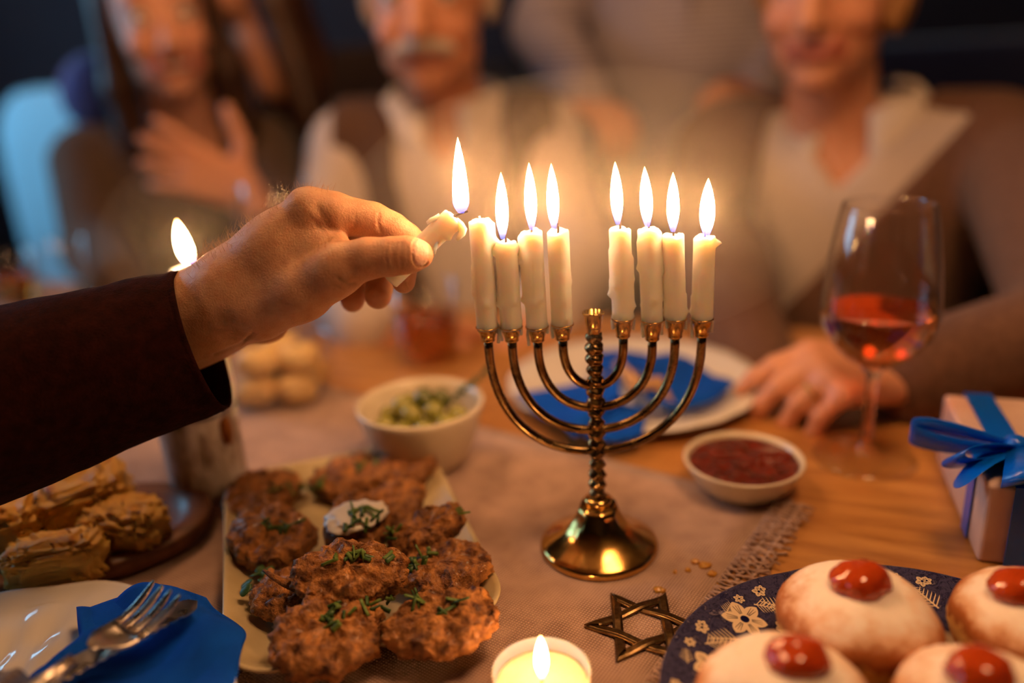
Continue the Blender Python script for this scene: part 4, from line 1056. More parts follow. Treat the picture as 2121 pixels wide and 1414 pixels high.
for k in range(15):
    a = 2*PI*k/15+.1
    flower(a, .0935+.002*(k % 2), .0112 if k % 2 else .0090, 6 if k % 2 else 5, rnd.random()*6)
    fern(a+.14, .090, .015, -.8); fern(a+.30, .1000, .012, 2.2); fern(a+.05, .1030, .009, 1.2)
    flower(a+.22, .1055, .0036, 5, rnd.random()); flower(a+.20, .1065, .0028, 5, rnd.random()); flower(a+.27, .083, .0042, 5, 1)
    flower(a+.34, .1060, .0030, 6, .4)

nt = NT('sugared_dough'); b = nt.n('ShaderNodeBsdfPrincipled'); nt.l(b.outputs[0], nt.out.inputs[0])
tcn = nt.n('ShaderNodeTexCoord'); sp = nt.n('ShaderNodeSeparateXYZ'); nt.l(tcn.outputs['Object'], sp.inputs[0])
no = nt.n('ShaderNodeTexNoise'); nt.set(no, Scale=60.0, Detail=8.0, Roughness=.7); nt.l(tcn.outputs['Object'], no.inputs['Vector'])
ad = nt.n('ShaderNodeMath', operation='MULTIPLY_ADD'); nt.l(no.outputs['Fac'], ad.inputs[0]); ad.inputs[1].default_value = .030; nt.l(sp.outputs['Z'], ad.inputs[2])
mr = nt.n('ShaderNodeMapRange'); nt.set(mr, **{'From Min': .0065, 'From Max': .0465}); nt.l(ad.outputs[0], mr.inputs[0])
crust = ramp(nt, mr.outputs[0], [(.0, S(196, 128, 62)), (.12, S(230, 188, 118)), (.20, S(226, 176, 104)), (.28, S(150, 84, 34)), (.44, S(176, 104, 48)), (.56, S(222, 180, 146)), (.70, S(240, 226, 214)), (1, S(246, 236, 228))])
nt.l(crust, b.inputs['Base Color']); b.inputs['Roughness'].default_value = .75; b.inputs['Subsurface Weight'].default_value = .15; b.inputs['Subsurface Radius'].default_value = (.004, .002, .001); b.inputs['Subsurface Scale'].default_value = 1
no2 = nt.n('ShaderNodeTexNoise'); nt.set(no2, Scale=420.0, Detail=5.0); nt.l(tcn.outputs['Object'], no2.inputs['Vector'])
bp = nt.n('ShaderNodeBump'); nt.set(bp, Strength=.6, Distance=.0006); nt.l(no2.outputs['Fac'], bp.inputs['Height']); nt.l(bp.outputs[0], b.inputs['Normal'])
M['dough'] = nt.m
M['jam'] = mat('red_jam', S(196, 80, 24), .08, sss=.35, sr=(.006, .002, .0006), coat=.8, vary=(S(150, 44, 14), 60, 1.8))
DN = [(1774, 1292, .0358, .0232, (1782, 1206), 1.0, 'sugared doughnut in full view on the flowered plate'),
      (1622, 1468, .0358, .0232, (1652, 1368), .95, 'sugared doughnut at the near left of the flowered plate'),
      (2146, 1306, .0352, .0232, (2112, 1222), .95, 'sugared doughnut cut off by the right picture edge'),
      (2040, 1500, .0358, .0232, (2030, 1395), .95, 'sugared doughnut at the near right of the flowered plate')]
for i, (px, py, R, hz, jp, js, lab) in enumerate(DN):
    d_ = empty('doughnut', V3(T(px, py, .0282)), .8*i, label=lab, cat='doughnut', group='jam doughnuts on the flowered plate')
    d_.location.z = .0282
    v, f = blob(R, R, hz, 56, 32, .035, 1.4, i+2, 2.25)
    v = [(x*(1-.03*math.exp(-((z+.006)/.003)**2)), y*(1-.03*math.exp(-((z+.006)/.003)**2)), max(z, -.0222)) for x, y, z in v]
    do = mk('bun', v, f, M['dough'], d_); bb = world_bvh([do]); hp_, hn = hit(bb, *jp)
    if hp_ is None: hp_, hn = d_.location+Vector((0, 0, .026)), Vector((0, 0, 1))
    inv = d_.matrix_world.inverted()
    v, f = blob(.0138*js, .0120*js, .0080, 32, 18, .12, 1.8, i+9)
    jm = mk('jam', v, f, M['jam'], d_); jm.location = inv @ (hp_+hn*.0012)
    jm.rotation_mode = 'QUATERNION'; jm.rotation_quaternion = d_.matrix_world.to_quaternion().inverted() @ Vector((0, 0, 1)).rotation_difference((hn+Vector((0, 0, .8))).normalized())

# ================================================================== the arm that lights the candles
M['skin'] = mat('skin', S(214, 160, 128), .45, sss=.35, sr=(.0042, .0016, .0008), attr='col', vary=((.80, .62, .55, 1), 130, 1.6), bump=[(900, .00030), (2600, .00012)])
M['hair_arm'] = mat('arm_hair', S(196, 146, 96), .5)
def q3(px, py, Z): return P(px, py, Z)
def fr_(px, Z): return px*Z/F
def chain(pts, k=.004):
    """pts: (px, py, Z, radius in px) joined by round cones"""
    return [rc(P(a[0], a[1], a[2]), P(b[0], b[1], b[2]), fr_(a[3], a[2]), fr_(b[3], b[2]), k) for a, b in zip(pts, pts[1:])]
pr = []
pr += chain([(250, 735, .468, 92), (380, 668, .458, 86), (470, 622, .452, 86), (545, 570, .450, 86)], .012)   # forearm and wrist
pr += chain([(300, 720, .480, 80), (440, 645, .472, 78), (520, 605, .470, 76)], .014)
pr += chain([(500, 585, .447, 74), (575, 510, .440, 64), (640, 436, .433, 46)], .010)                         # back of the hand over each finger
pr += chain([(505, 590, .460, 74), (585, 520, .456, 60), (652, 446, .452, 45)], .010)
pr += chain([(505, 605, .474, 74), (580, 540, .472, 58), (642, 468, .470, 42)], .010)
pr += chain([(495, 625, .486, 66), (565, 560, .487, 54), (622, 496, .487, 38)], .010)
pr += chain([(540, 610, .452, 72), (640, 545, .446, 60)], .012)
pr += chain([(540, 648, .440, 56), (625, 602, .432, 57), (690, 563, .4235, 49), (712, 552, .421, 46)], .009)    # ball of the thumb
pr += [el(P(548, 668, .480), (.0145, .012, .0125), .006)]                                                       # heel of the hand
pr += chain([(590, 540, .440, 56), (660, 512, .435, 38), (700, 508, .431, 24)], .008)                          # web
fing = []
pr += chain([(705, 550, .421, 47), (760, 535, .4175, 41), (812, 531, .4160, 39)], .004)                        # thumb
pr += chain([(812, 531, .4160, 39), (845, 528, .4165, 37), (868, 527, .4180, 30)], .003)
pr += chain([(640, 434, .4330, 45), (690, 441, .4350, 41), (775, 459, .4405, 38)], .004)                       # forefinger
pr += chain([(775, 459, .4405, 38), (812, 475, .4425, 34), (840, 494, .4440, 32), (874, 520, .4430, 27)], .003)
pr += chain([(652, 446, .452, 42), (770, 478, .462, 36), (838, 528, .458, 31), (836, 584, .4470, 24)], .003)    # middle
pr += chain([(642, 468, .470, 40), (755, 503, .480, 34), (790, 565, .474, 30), (783, 612, .4640, 28)], .003)    # ring
pr += chain([(622, 496, .487, 36), (712, 530, .494, 30), (742, 585, .488, 27), (730, 622, .4780, 25)], .003)    # little
V, Q = body_mesh(pr, .00095, 3)
N = vnormals(V, Q)
def to_px(V):
    d = V-_C; z = d@_f; return 1060.5+F*(d@_r)/z, 707-F*(d@_u)/z, z
X, Y, Zd = to_px(V); view = (_C-V); view /= np.linalg.norm(view, axis=1)[:, None]; face = np.einsum('ij,ij->i', N, view)
disp = np.zeros(len(V))
def groove(pts, w, depth, zr=None, fmin=.15):
    global disp
    for a, b in zip(pts, pts[1:]):
        a = np.array(a, float); b = np.array(b, float); d = b-a; L = d@d
        s = np.clip(((X-a[0])*d[0]+(Y-a[1])*d[1])/L, 0, 1); dist = np.hypot(X-a[0]-s*d[0], Y-a[1]-s*d[1])
        m = (face > fmin) & ((Zd > zr[0]) & (Zd < zr[1]) if zr else True)
        disp = np.where(m, np.minimum(disp, -depth*np.exp(-(dist/w)**2)), disp)
th = (.395, .425)
for x in (803, 812, 821, 832): groove([(x, 503), (x-3+2*math.sin(x), 530), (x+1, 556)], 2.4, .0005, th)
groove([(793, 512), (790, 540)], 2.0, .0002, th); groove([(842, 505), (846, 530), (842, 552)], 2.2, .00025, th)
groove([(785, 442), (783, 462), (790, 482)], 2.6, .0005, (.42, .436)); groove([(738, 448), (735, 470)], 2.4, .0003, (.42, .437))
groove([(658, 430), (674, 455), (690, 480), (700, 497)], 9, .0004, (.415, .445)); groove([(640, 445), (662, 470), (682, 492)], 6, .0002, (.41, .440))
groove([(700, 575), (722, 590), (735, 588)], 2.5, .0005, None); groove([(690, 590), (712, 600)], 2.2, .0004, None)
groove([(445, 735), (500, 712), (525, 690)], 4, .0007, None)
fb_ = np.array([fbm((x*70, y*70, z*70), 3) for x, y, z in V]); disp += .00035*fb_
# thumb nail: a flat plate with a groove round it
nx, ny_ = (X-872)/16.5, (Y-522)/29.0; rn = np.sqrt(np.abs(nx)**2.6+np.abs(ny_)**2.6)
nm = (Zd < .425) & (face > .05) & (X > 845)
disp = np.where(nm & (rn > .9) & (rn < 1.18) & (X < 886), disp-.0009*np.exp(-((rn-1.04)/.07)**2), disp)
nail = nm & (rn < 1.0)
V = V+N*disp[:, None]
base = np.array(S(220, 176, 140)); col = np.tile(base, (len(V), 1))
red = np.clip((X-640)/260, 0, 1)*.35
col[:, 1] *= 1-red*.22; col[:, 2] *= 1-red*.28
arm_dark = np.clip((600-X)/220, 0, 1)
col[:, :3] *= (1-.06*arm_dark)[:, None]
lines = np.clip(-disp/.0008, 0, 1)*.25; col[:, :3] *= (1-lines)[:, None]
col[nail, :3] = np.array(S(244, 206, 184))[:3]
arm = empty('person', V3(P(420, 660, .46)), label='person at the left reaching in with a dark brown sleeve and holding a candle', cat='person')
ao = np.array(arm.location)
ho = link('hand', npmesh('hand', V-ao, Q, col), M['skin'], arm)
# fine hairs along the back of the hand and the wrist
idx = np.nonzero((X < 690) & (X > 395) & (Y < 640) & (N[:, 2] > -.1) & (face < .55) & (Y < 700-.55*(X-395)))[0]
rnd = random.Random(2); hb = MB(); picks = rnd.sample(list(idx), min(1100, len(idx)))
adir = (P(640, 430, .44)-P(440, 640, .45)); adir /= np.linalg.norm(adir)
for i in picks:
    p = V[i]-ao; n = N[i]; L = rnd.uniform(.0045, .0110)*(1.0 if X[i] < 600 else .6); t = adir*rnd.uniform(.2, .9)+np.array([rnd.gauss(0, .35) for _ in range(3)])
    d1 = n*.65+t*.4; d2 = n*.15+t*.9
    hb.add(*tube([tuple(p-n*.0003), tuple(p+d1*L*.5), tuple(p+d1*L*.5+d2*L*.5)], [.00009, .00007, .00003], 3, cap=False))
hb.build('arm_hair', M['hair_arm'], arm, kind='stuff', label='fine light brown arm hair')
# sleeve
M['wool'] = mat('dark_brown_wool', S(50, 17, 9), .95, spec=.1, vary=(S(22, 6, 4), 160, 1.8), bump=[(900, .0006), (70, .0012)])
rings = [(-520, 985, .400, 250), (-300, 925, .415, 225), (-120, 872, .430, 205), (60, 815, .442, 186), (200, 772, .450, 172), (320, 735, .457, 160), (395, 712, .461, 151), (420, 704, .462, 148)]
cent = curve_pts([P(a, b, c-.006) for a, b, c, d in rings], 40); rad = curve_pts([(d*c/F, 0, 0) for a, b, c, d in rings], 40)
v = []; f = []; n = 56
for side_ in (0, 1):
    order = range(40) if side_ == 0 else range(39, 18, -1)
    for i in order:
        d = cent[min(i+1, 39)]-cent[max(i-1, 0)]; d /= np.linalg.norm(d)
        upx = _u-d*(_u@d); upx /= np.linalg.norm(upx); sd = np.cross(d, upx)
        R_ = rad[i][0]-(.0018 if side_ else 0)
        for j in range(n):
            a = 2*PI*j/n; w = R_*(1+.035*fbm((math.cos(a)*1.5, math.sin(a)*1.5, i*.16), 3)*(1 if i < 38 else .4))
            v.append(tuple(cent[i]+upx*w*math.sin(a)+sd*w*.95*math.cos(a)+d*(.0010*(1 if (side_ == 0 and i == 39) else 0))-ao))
m_ = len(v)//n
for i in range(m_-1):
    for j in range(n): j2 = (j+1) % n; f.append((i*n+j, i*n+j2, (i+1)*n+j2, (i+1)*n+j))
mk('sleeve', v, f, M['wool'], arm, label='dark brown woollen sleeve')

# ================================================================== people behind the table
def frame(fwd, up=(0, 0, 1)):
    f_ = np.array(fwd, float); f_ /= np.linalg.norm(f_); u_ = np.array(up, float); u_ = u_-f_*(u_@f_); u_ /= np.linalg.norm(u_)
    return np.stack([np.cross(u_, f_), f_, u_], 1)                     # columns: picture-right, forward, up
class Fr:
    def __init__(s, o, R): s.o = np.array(o, float); s.R = R
    def p(s, x, y, z): return s.o+s.R@np.array((x, y, z), float)
    def e(s, x, y, z, r, k=.012, sub=False): return el(s.p(x, y, z), r, k, s.R, sub)
    def c(s, a, b, ra, rb, k=.012): return rc(s.p(*a), s.p(*b), ra, rb, k)
    def loc(s, X, Y, Z):
        x, y, z = X-s.o[0], Y-s.o[1], Z-s.o[2]; R = s.R
        return (R[0, 0]*x+R[1, 0]*y+R[2, 0]*z, R[0, 1]*x+R[1, 1]*y+R[2, 1]*z, R[0, 2]*x+R[1, 2]*y+R[2, 2]*z)
def head(H, w=1.0, smile=0.0, lean=1.0):
    """chin at the origin, crown about .23 up; w scales the width"""
    g = lambda x, y, z, r, k=.012, sub=False: H.e(x*w, y, z, (r[0]*w, r[1], r[2]), k, sub)
    a = [g(0, -.012, .148, (.077, .096, .088)), g(0, .022, .088, (.064, .068, .084), .02), g(0, .030, .036, (.054*lean, .054, .036), .02), g(0, .070, .011, (.024, .017, .015), .014)]
    for s in (-1, 1):
        a += [g(s*.037, .058, .070+.006*smile, (.025, .023, .022), .014), g(s*.076, -.008, .103, (.009, .019, .031), .008), g(s*.031, .074, .131, (.022, .012, .007), .010), g(s*.0125, .096, .070, (.009, .010, .008), .006)]
    a += [H.c((0, .084, .115), (0, .110, .075), .0085, .0125, .010)]
    for s in (-1, 1): a += [g(s*.032, .101, .113, (.018, .019, .0105), .008, True)]
    a += [g(0, .083, .0475, (.026+.008*smile, .013, .0065), .006), g(0, .082, .0375, (.022+.006*smile, .013, .0065), .006), g(0, .097, .0425, (.027+.010*smile, .012, .0022+.003*smile), .003, True)]
    if smile:
        for s in (-1, 1): a += [g(s*.040, .083, .052, (.006, .010, .010), .008, True)]
    a += [H.c((0, -.022, .06), (0, -.040, -.11), .050*w, .058, .02)]
    return a
def eyes(H, w, par, white, iris, o):
    for s in (-1, 1):
        c = H.p(s*.032*w, .0745, .1135)-o; v, f = blob(.0125, .0125, .0125, 16, 10, 0, 1, 0)
        e = mk('eye', [tuple(c+H.R@np.array(p)) for p in v], f, white, par)
        c = H.p(s*.032*w, .0835, .1135)-o; v, f = blob(.006, .0045, .006, 12, 8, 0, 1, 0)
        mk('iris', [tuple(c+H.R@np.array(p)) for p in v], f, iris, e)
def torso(T_, w=1.0, d=1.0, low=-.55):
    return [T_.c((-.145*w, -.045, -.135), (.145*w, -.045, -.135), .062, .062, .03), T_.e(0, -.030, -.23, (.165*w, .112*d, .15), .04), T_.e(0, -.018, -.40, (.158*w, .122*d, .19), .05), T_.c((0, -.03, -.42), (0, -.04, low), .145*w, .15*w, .04)]
def hand(wr, d, n, s, curl, sc=1.0, spread=.10, thumb=(.55, .75, -.25), k=.004):
    """wr wrist, d towards the knuckles, n out of the back of the hand, s=+-1 picks the thumb side"""
    wr = np.array(wr, float); d = np.array(d, float); d /= np.linalg.norm(d); n = np.array(n, float); n = n-d*(n@d); n /= np.linalg.norm(n); l = np.cross(d, n)*s
    out = []; offs = (.030, .010, -.010, -.029); lens = (.070, .078, .073, .057)
    for i in range(4):
        mc = wr+d*(.088-.004*abs(i-1))*sc+l*offs[i]*sc
        out.append(rc(wr+l*offs[i]*.55*sc+d*.01*sc, mc, .0150*sc, .0112*sc, .010))
        c1, c2, c3 = curl[i] if isinstance(curl[0], (tuple, list)) else curl
        p = mc; a = 0; dd0 = d+l*spread*(1.2-i)*.8; dd0 /= np.linalg.norm(dd0); r = (.0094, .0096, .0090, .0080)[i]*sc
        for L, c, r0, r1 in ((.46, c1, 1.08, .98), (.30, c2, .98, .90), (.24, c3, .9, .74)):
            a += c; q = p+(dd0*math.cos(a)-n*math.sin(a))*lens[i]*L*sc; out.append(rc(p, q, r*r0, r*r1, k)); p = q
    t0 = wr+l*.020*sc+d*.018*sc; td = d*thumb[0]+l*thumb[1]+n*thumb[2]; td /= np.linalg.norm(td); t1 = t0+td*.045*sc; td2 = td*.8+d*.5; td2 /= np.linalg.norm(td2); t2 = t1+td2*.032*sc; t3 = t2+td2*.022*sc
    out += [rc(t0, t1, .0175*sc, .0115*sc, .010), rc(t1, t2, .0112*sc, .0100*sc, k), rc(t2, t3, .0100*sc, .0080*sc, k)]
    return out
def infl(prims, t): return [(p[0], p[1], p[2]+(0 if p[0] == 'rc' else t), (p[3]+t if p[0] == 'rc' else p[3]), (p[4]+t if p[0] == 'rc' else p[4]), p[5]) for p in prims]
def skin_col(V, H, tone, lips=None, smile=0):
    c = np.tile(np.array(tone), (len(V), 1)); x, y, z = H.loc(V[:, 0], V[:, 1], V[:, 2])
    m = (np.abs(x) < .03+.008*smile) & (y > .068) & (z > .030) & (z < .055)
    if lips is not None: c[m] = lips
    ck = (np.abs(np.abs(x)-.04) < .022) & (y > .05) & (np.abs(z-.068) < .022); c[ck] *= (1, .95, .94, 1)
    br = (np.abs(np.abs(x)-.031) < .021) & (y > .062) & (np.abs(z-.1335) < .005); c[br] *= (.45, .38, .34, 1)
    return c
M['skin_far'] = mat('skin_warm', S(214, 160, 128), .45, sss=.12, sr=(.004, .0016, .0008), attr='col')
M['eye_white'] = mat('eye_white', S(225, 215, 205), .2); M['iris'] = mat('dark_iris', S(50, 34, 26), .15)
M['teeth'] = mat('teeth', S(232, 222, 205), .25)
M['grey_knit'] = mat('grey_brown_knit', S(92, 72, 58), .95, sheen=.1, vary=(S(70, 52, 42), 120, 1.8), bump=[(320, .0015)])
M['vest'] = mat('brown_vest', S(100, 70, 48), .95, sheen=.1, vary=(S(80, 54, 38), 120, 1.8), bump=[(320, .0012)])
M['cardigan'] = mat('taupe_cardigan', S(124, 90, 72), .95, sheen=.1, vary=(S(92, 62, 50), 120, 1.8), bump=[(320, .0012)])
M['shirt'] = mat('white_shirt', S(206, 190, 180), .8, bump=[(25, .004)])
M['dark_jacket'] = mat('dark_jacket', S(40, 28, 30), .9, sheen=.2, bump=[(30, .004)])
M['navy'] = mat('navy_sleeve', S(26, 52, 140), .85, sheen=.3, bump=[(30, .005)])
M['trouser'] = mat('dark_trousers', S(40, 38, 44), .9)
M['hair_brown'] = mat('brown_hair', S(72, 44, 26), .4, vary=(S(40, 22, 12), 90, 2, (1, 1, .12)), bump=[(240, .0015)])
M['hair_dark'] = mat('dark_hair', S(40, 24, 16), .4, vary=(S(84, 48, 22), 60, 2, (1, 1, .1)), bump=[(240, .0015)])
M['hair_blond'] = mat('fair_hair', S(196, 150, 96), .45, vary=(S(150, 104, 58), 90, 2, (1, 1, .15)), bump=[(240, .0015)])
M['hair_white'] = mat('white_hair', S(214, 200, 184), .5, vary=(S(170, 154, 138), 90, 2, (1, 1, .2)), bump=[(240, .0015)])
nt = NT('striped_shirt'); b = nt.n('ShaderNodeBsdfPrincipled'); nt.l(b.outputs[0], nt.out.inputs[0]); b.inputs['Roughness'].default_value = .85
tcn = nt.n('ShaderNodeTexCoord'); wv = nt.n('ShaderNodeTexWave', bands_direction='Z'); nt.set(wv, Scale=34.0, Distortion=.2); nt.l(tcn.outputs['Object'], wv.inputs['Vector'])
nt.l(ramp(nt, wv.outputs['Fac'], [(.42, S(138, 128, 140)), (.58, S(196, 186, 194))]), b.inputs['Base Color'])
no = nt.n('ShaderNodeTexNoise'); nt.set(no, Scale=18.0, Detail=3.0); nt.l(tcn.outputs['Object'], no.inputs['Vector']); bp = nt.n('ShaderNodeBump'); nt.set(bp, Strength=1.0, Distance=.012); nt.l(no.outputs['Fac'], bp.inputs['Height']); nt.l(bp.outputs[0], b.inputs['Normal'])
M['stripes'] = nt.m
def put(name, prims, h, m, par, clip=None, it=1, col=None, **k):
    V, Q = body_mesh(prims, h, it, clip); o = np.array(par.location)
    return link(name, npmesh(name, V-o, Q, col(V) if col else None), m, par, **k)
def seat_legs(par, hip, fwd, w=.10):
    """hips, thighs under the table, shins down to the floor, shoes"""
    fwd = np.array((fwd[0], fwd[1], 0), float); fwd /= np.linalg.norm(fwd); l = np.array((-fwd[1], fwd[0], 0)); hip = np.array(hip, float); a = [rc(hip-l*.08, hip+l*.08, .125, .125, .04)]; sh = []
    for s in (-1, 1):
        h_ = hip+l*s*w; kn_ = h_+fwd*.36+np.array((0, 0, .01)); an = kn_-fwd*.04; an = np.array((an[0], an[1], ZF+.08)); a += [rc(h_, kn_, .085, .062, .03), rc(kn_, an, .060, .042, .02)]
        sh += [rc(an-np.array((0, 0, .035)), an+fwd*.14-np.array((0, 0, .048)), .040, .030, .02)]
    put('trousers', a, .009, M['trouser'], par); put('shoes', sh, .008, M['dark_jacket'], par)
M['chairwood'] = mat('dark_chair_wood', S(70, 42, 26), .5)
def chair(x, y, fwd, lab, back_m=None, zb=.18, wide=.21):
    fwd = np.array((fwd[0], fwd[1]), float); fwd /= np.linalg.norm(fwd); c = empty('dining_chair', (x, y, ZF), math.atan2(fwd[1], fwd[0]), label=lab, cat='chair')
    bevel(mk('seat', *box(0, 0, .31, .42, .42, .03), M['chairwood'], c, smooth=False), .006)
    for sx in (-.19, .19):
        for sy in (-.19, .19): mk('leg', *box(sx, sy, .1475, .04, .04, .295), M['chairwood'], c, smooth=False)
    for sy in (-wide+.02, wide-.02): mk('back_post', *box(-.215, sy, .325+(zb-ZF-.325)/2, .035, .035, zb-ZF-.325), M['chairwood'], c, smooth=False)
    if back_m is None:
        for z in (.45, .60, .75): mk('back_slat', *box(-.215, 0, z, .02, 2*wide-.06, .06), M['chairwood'], c, smooth=False)
    return c

# ---- older woman at the right
H = Fr(P(1712, 164, .985), frame((-.52, -.84, -.10))); Tq = Fr(P(1768, 175, 1.0)*np.array((1, 1, 0))+np.array((0, 0, H.o[2]+.040)), frame((-.50, -.86, 0)))
TONE = S(214, 152, 118)
rw = empty('person', (float(Tq.o[0]), float(Tq.o[1]), 0), label='older woman in taupe cardigan and white shirt, seated at the right', cat='person')
sL = Tq.p(.175, -.045, -.135); elb = np.array((.480, .640, .047)); wrist = np.array((.318, .604, .030)); sR = Tq.p(-.175, -.045, -.135); eR = P(1500, 600, .93); wR = P(1568, 790, .80)
larm = [rc(sL, elb, .054, .044, .02), rc(elb, wrist, .042, .029, .02)]; rarm = [rc(sR, eR, .054, .045, .02), rc(eR, wR, .044, .032, .02)]
kn_ = P(1700, 775, .675)
lh = hand(wrist, (-.95, -.16, .16), (.1, -.30, 1), 1, [(.62, .25, .15), (.78, .40, .2), (.90, .55, .25), (1.0, .6, .3)], .92, .10, (.8, .3, -.5))
tors = torso(Tq, .98, 1.0, -.55)
put('body', head(H, .98, .45)+infl(tors, -.012)+infl(larm[1:], -.008)+infl(rarm[1:], -.008)+lh+hand(wR, (.1, -.5, -.5), (.0, -1, .6), -1, (.5, .5, .4), .9), .0042, M['skin_far'], rw, it=1, col=lambda V: skin_col(V, H, TONE, S(190, 112, 92), .4))
eyes(H, .98, rw, M['eye_white'], M['iris'], np.array(rw.location))
def nclip(Tf, fn):
    def c(X, Y, Z): x, y, z = Tf.loc(X, Y, Z); return fn(x, y, z)
    return c
put('shirt', infl(tors, .006)+[Tq.c((0, -.045, -.115), (0, -.05, -.060), .074, .070, .02)], .0055, M['shirt'], rw, nclip(Tq, lambda x, y, z: np.maximum(z+.065, np.where((y > -.02), z-(-.165+1.15*np.abs(x)), -1)) ), label='white button shirt')
put('cardigan', infl(tors, .014)+infl(larm, .010)+infl(rarm, .010), .0055, M['cardigan'], rw, nclip(Tq, lambda x, y, z: np.maximum(np.where(z > -.14, .088-np.hypot(x, y+.045), -1), np.where((y > 0) & (y < .17) & (z > -.42), np.minimum(x+.098, .120+.80*(z+.10)-x), -1))), label='open taupe cardigan')
def collar(par, Tf, r, z0, m, lean=.045, gap=.35, y0=-.045):
    o = np.array(par.location)
    for s in (-1, 1):
        v = []; f = []; n = 14
        for i in range(n+1):
            a = PI/2+s*(gap+(PI*.86-gap)*i/n); t = i/n; c, sn = math.cos(a), math.sin(a)
            pt = .030*max(0, 1-t*3.2)
            for (rr, dz) in ((r*.90, .016-.030*(1-t)**2), (r*.98, .022-.030*(1-t)**2), (r*1.16, .006-.030*(1-t)**2-pt), (r*1.20+lean*.2*(1-t), -.012-.036*(1-t)**2-pt)):
                v.append(tuple(Tf.p(rr*c, y0+rr*sn*1.02+(.015*(1-t)), z0+dz)-o))
        for i in range(n):
            for j in range(3): a_2 = i*4+j; f.append((a_2, a_2+1, a_2+5, a_2+4))
        solid(mk('collar', v, f, m, par), .002, 0)
M['collar'] = mat('crisp_white_collar', S(232, 218, 206), .8)
collar(rw, Tq, .074, -.070, M['collar'])
put('hair', infl([H.e(0, -.020, .152, (.083, .096, .090))], .004)+[H.e(-.070, -.005, .125, (.020, .045, .050)), H.e(.070, -.015, .110, (.022, .055, .065)), H.e(0, -.075, .10, (.075, .04, .08))], .005, M['hair_blond'], rw, nclip(H, lambda x, y, z: np.where(y > .020, .150-z, -1.0)), label='short fair hair')
ring = MB(); rp = lh[2*4+0][2]; fdir = lh[2*4+1]
a = (lh[9][1]*.45+lh[9][2]*.55); d = lh[9][2]-lh[9][1]; d /= np.linalg.norm(d); u1 = np.cross(d, (0, 0, 1.)); u1 /= np.linalg.norm(u1); u2 = np.cross(d, u1)
mk('ring', *tube([tuple(a+(u1*math.cos(t/16*2*PI)+u2*math.sin(t/16*2*PI))*.0098-np.array(rw.location)) for t in range(17)], .0015, 8), M['brassp'], rw, label='gold finger ring')
seat_legs(rw, Tq.p(0, -.06, -.53), (-.35, -.93)); chair(float(Tq.p(0, -.10, 0)[0]), float(Tq.p(0, -.10, 0)[1]), (-.45, -.89), 'dark wooden chair under the older woman')

# ---- older man with a white moustache
H = Fr(P(906, 168, 1.135), frame((-.10, -.99, -.10))); Tq = Fr(P(915, 175, 1.15)*np.array((1, 1, 0))+np.array((0, 0, H.o[2]+.040)), frame((.02, -1, 0)))
om = empty('person', (float(Tq.o[0]), float(Tq.o[1]), 0), label='older man with white moustache in shirt and brown vest', cat='person')
tors = torso(Tq, .93, 1.1, -.55); sL = Tq.p(.138, -.045, -.14); sR = Tq.p(-.138, -.045, -.14)
eL = P(1205, 560, 1.10); wL = P(1130, 650, .93); eR = P(668, 560, 1.12); wR = P(770, 668, .92)
larm = [rc(sL, eL, .052, .044, .02), rc(eL, wL, .042, .033, .02)]; rarm = [rc(sR, eR, .052, .044, .02), rc(eR, wR, .042, .033, .02)]
lh = hand(wL, (-.25, -.8, -.25), (.4, -.2, .9), -1, (.25, .3, .2), 1.0, .06); rh = hand(wR, (.75, -.6, -.12), (-.5, -.6, .6), 1, (.35, .45, .3), 1.0, .06)
put('body', head(H, 1.04, 0, 1.1)+infl(tors, -.012)+infl(larm[1:], -.008)+infl(rarm[1:], -.008)+lh+rh, .0045, M['skin_far'], om, col=lambda V: skin_col(V, H, S(210, 146, 110), S(186, 118, 96)))
eyes(H, 1.04, om, M['eye_white'], M['iris'], np.array(om.location))
put('shirt', infl(tors, .006)+infl(larm, .012)+infl(rarm, .012)+[Tq.c((0, -.045, -.115), (0, -.05, -.055), .076, .073, .02)], .0055, M['shirt'], om, nclip(Tq, lambda x, y, z: np.maximum(z+.06, np.where((y > -.02), z-(-.15+1.2*np.abs(x)), -1))), label='white shirt')
put('vest', infl(tors, .015), .0055, M['vest'], om, nclip(Tq, lambda x, y, z: np.maximum(np.maximum(np.where(z > -.14, .090-np.hypot(x, y+.045), -1), np.abs(x)-.160), np.where((y > 0), np.minimum(.075, .25*(z+.46))-np.abs(x-.005), -1))), label='brown knitted vest')
collar(om, Tq, .078, -.066, M['collar'], gap=.28)
put('hair', infl([H.e(0, -.026, .155, (.086, .096, .088))], .002)+[H.e(-.080, -.010, .115, (.014, .035, .045)), H.e(.080, -.010, .115, (.014, .035, .045))], .005, M['hair_white'], om, nclip(H, lambda x, y, z: np.where(y > .012, .165-z, -1.0)), label='short white hair')
put('moustache', [H.c((0, .098, .060), (-.034, .084, .050), .0105, .008, .006), H.c((0, .098, .060), (.034, .084, .050), .0105, .008, .006), H.c((0, .094, .062), (0, .094, .055), .007, .007, .006)], .0022, M['hair_white'], om, label='white moustache')
seat_legs(om, Tq.p(0, -.06, -.53), (.05, -1)); chair(float(Tq.p(0, -.10, 0)[0]), float(Tq.p(0, -.10, 0)[1]), (0, -1), 'dark wooden chair under the man with a moustache')

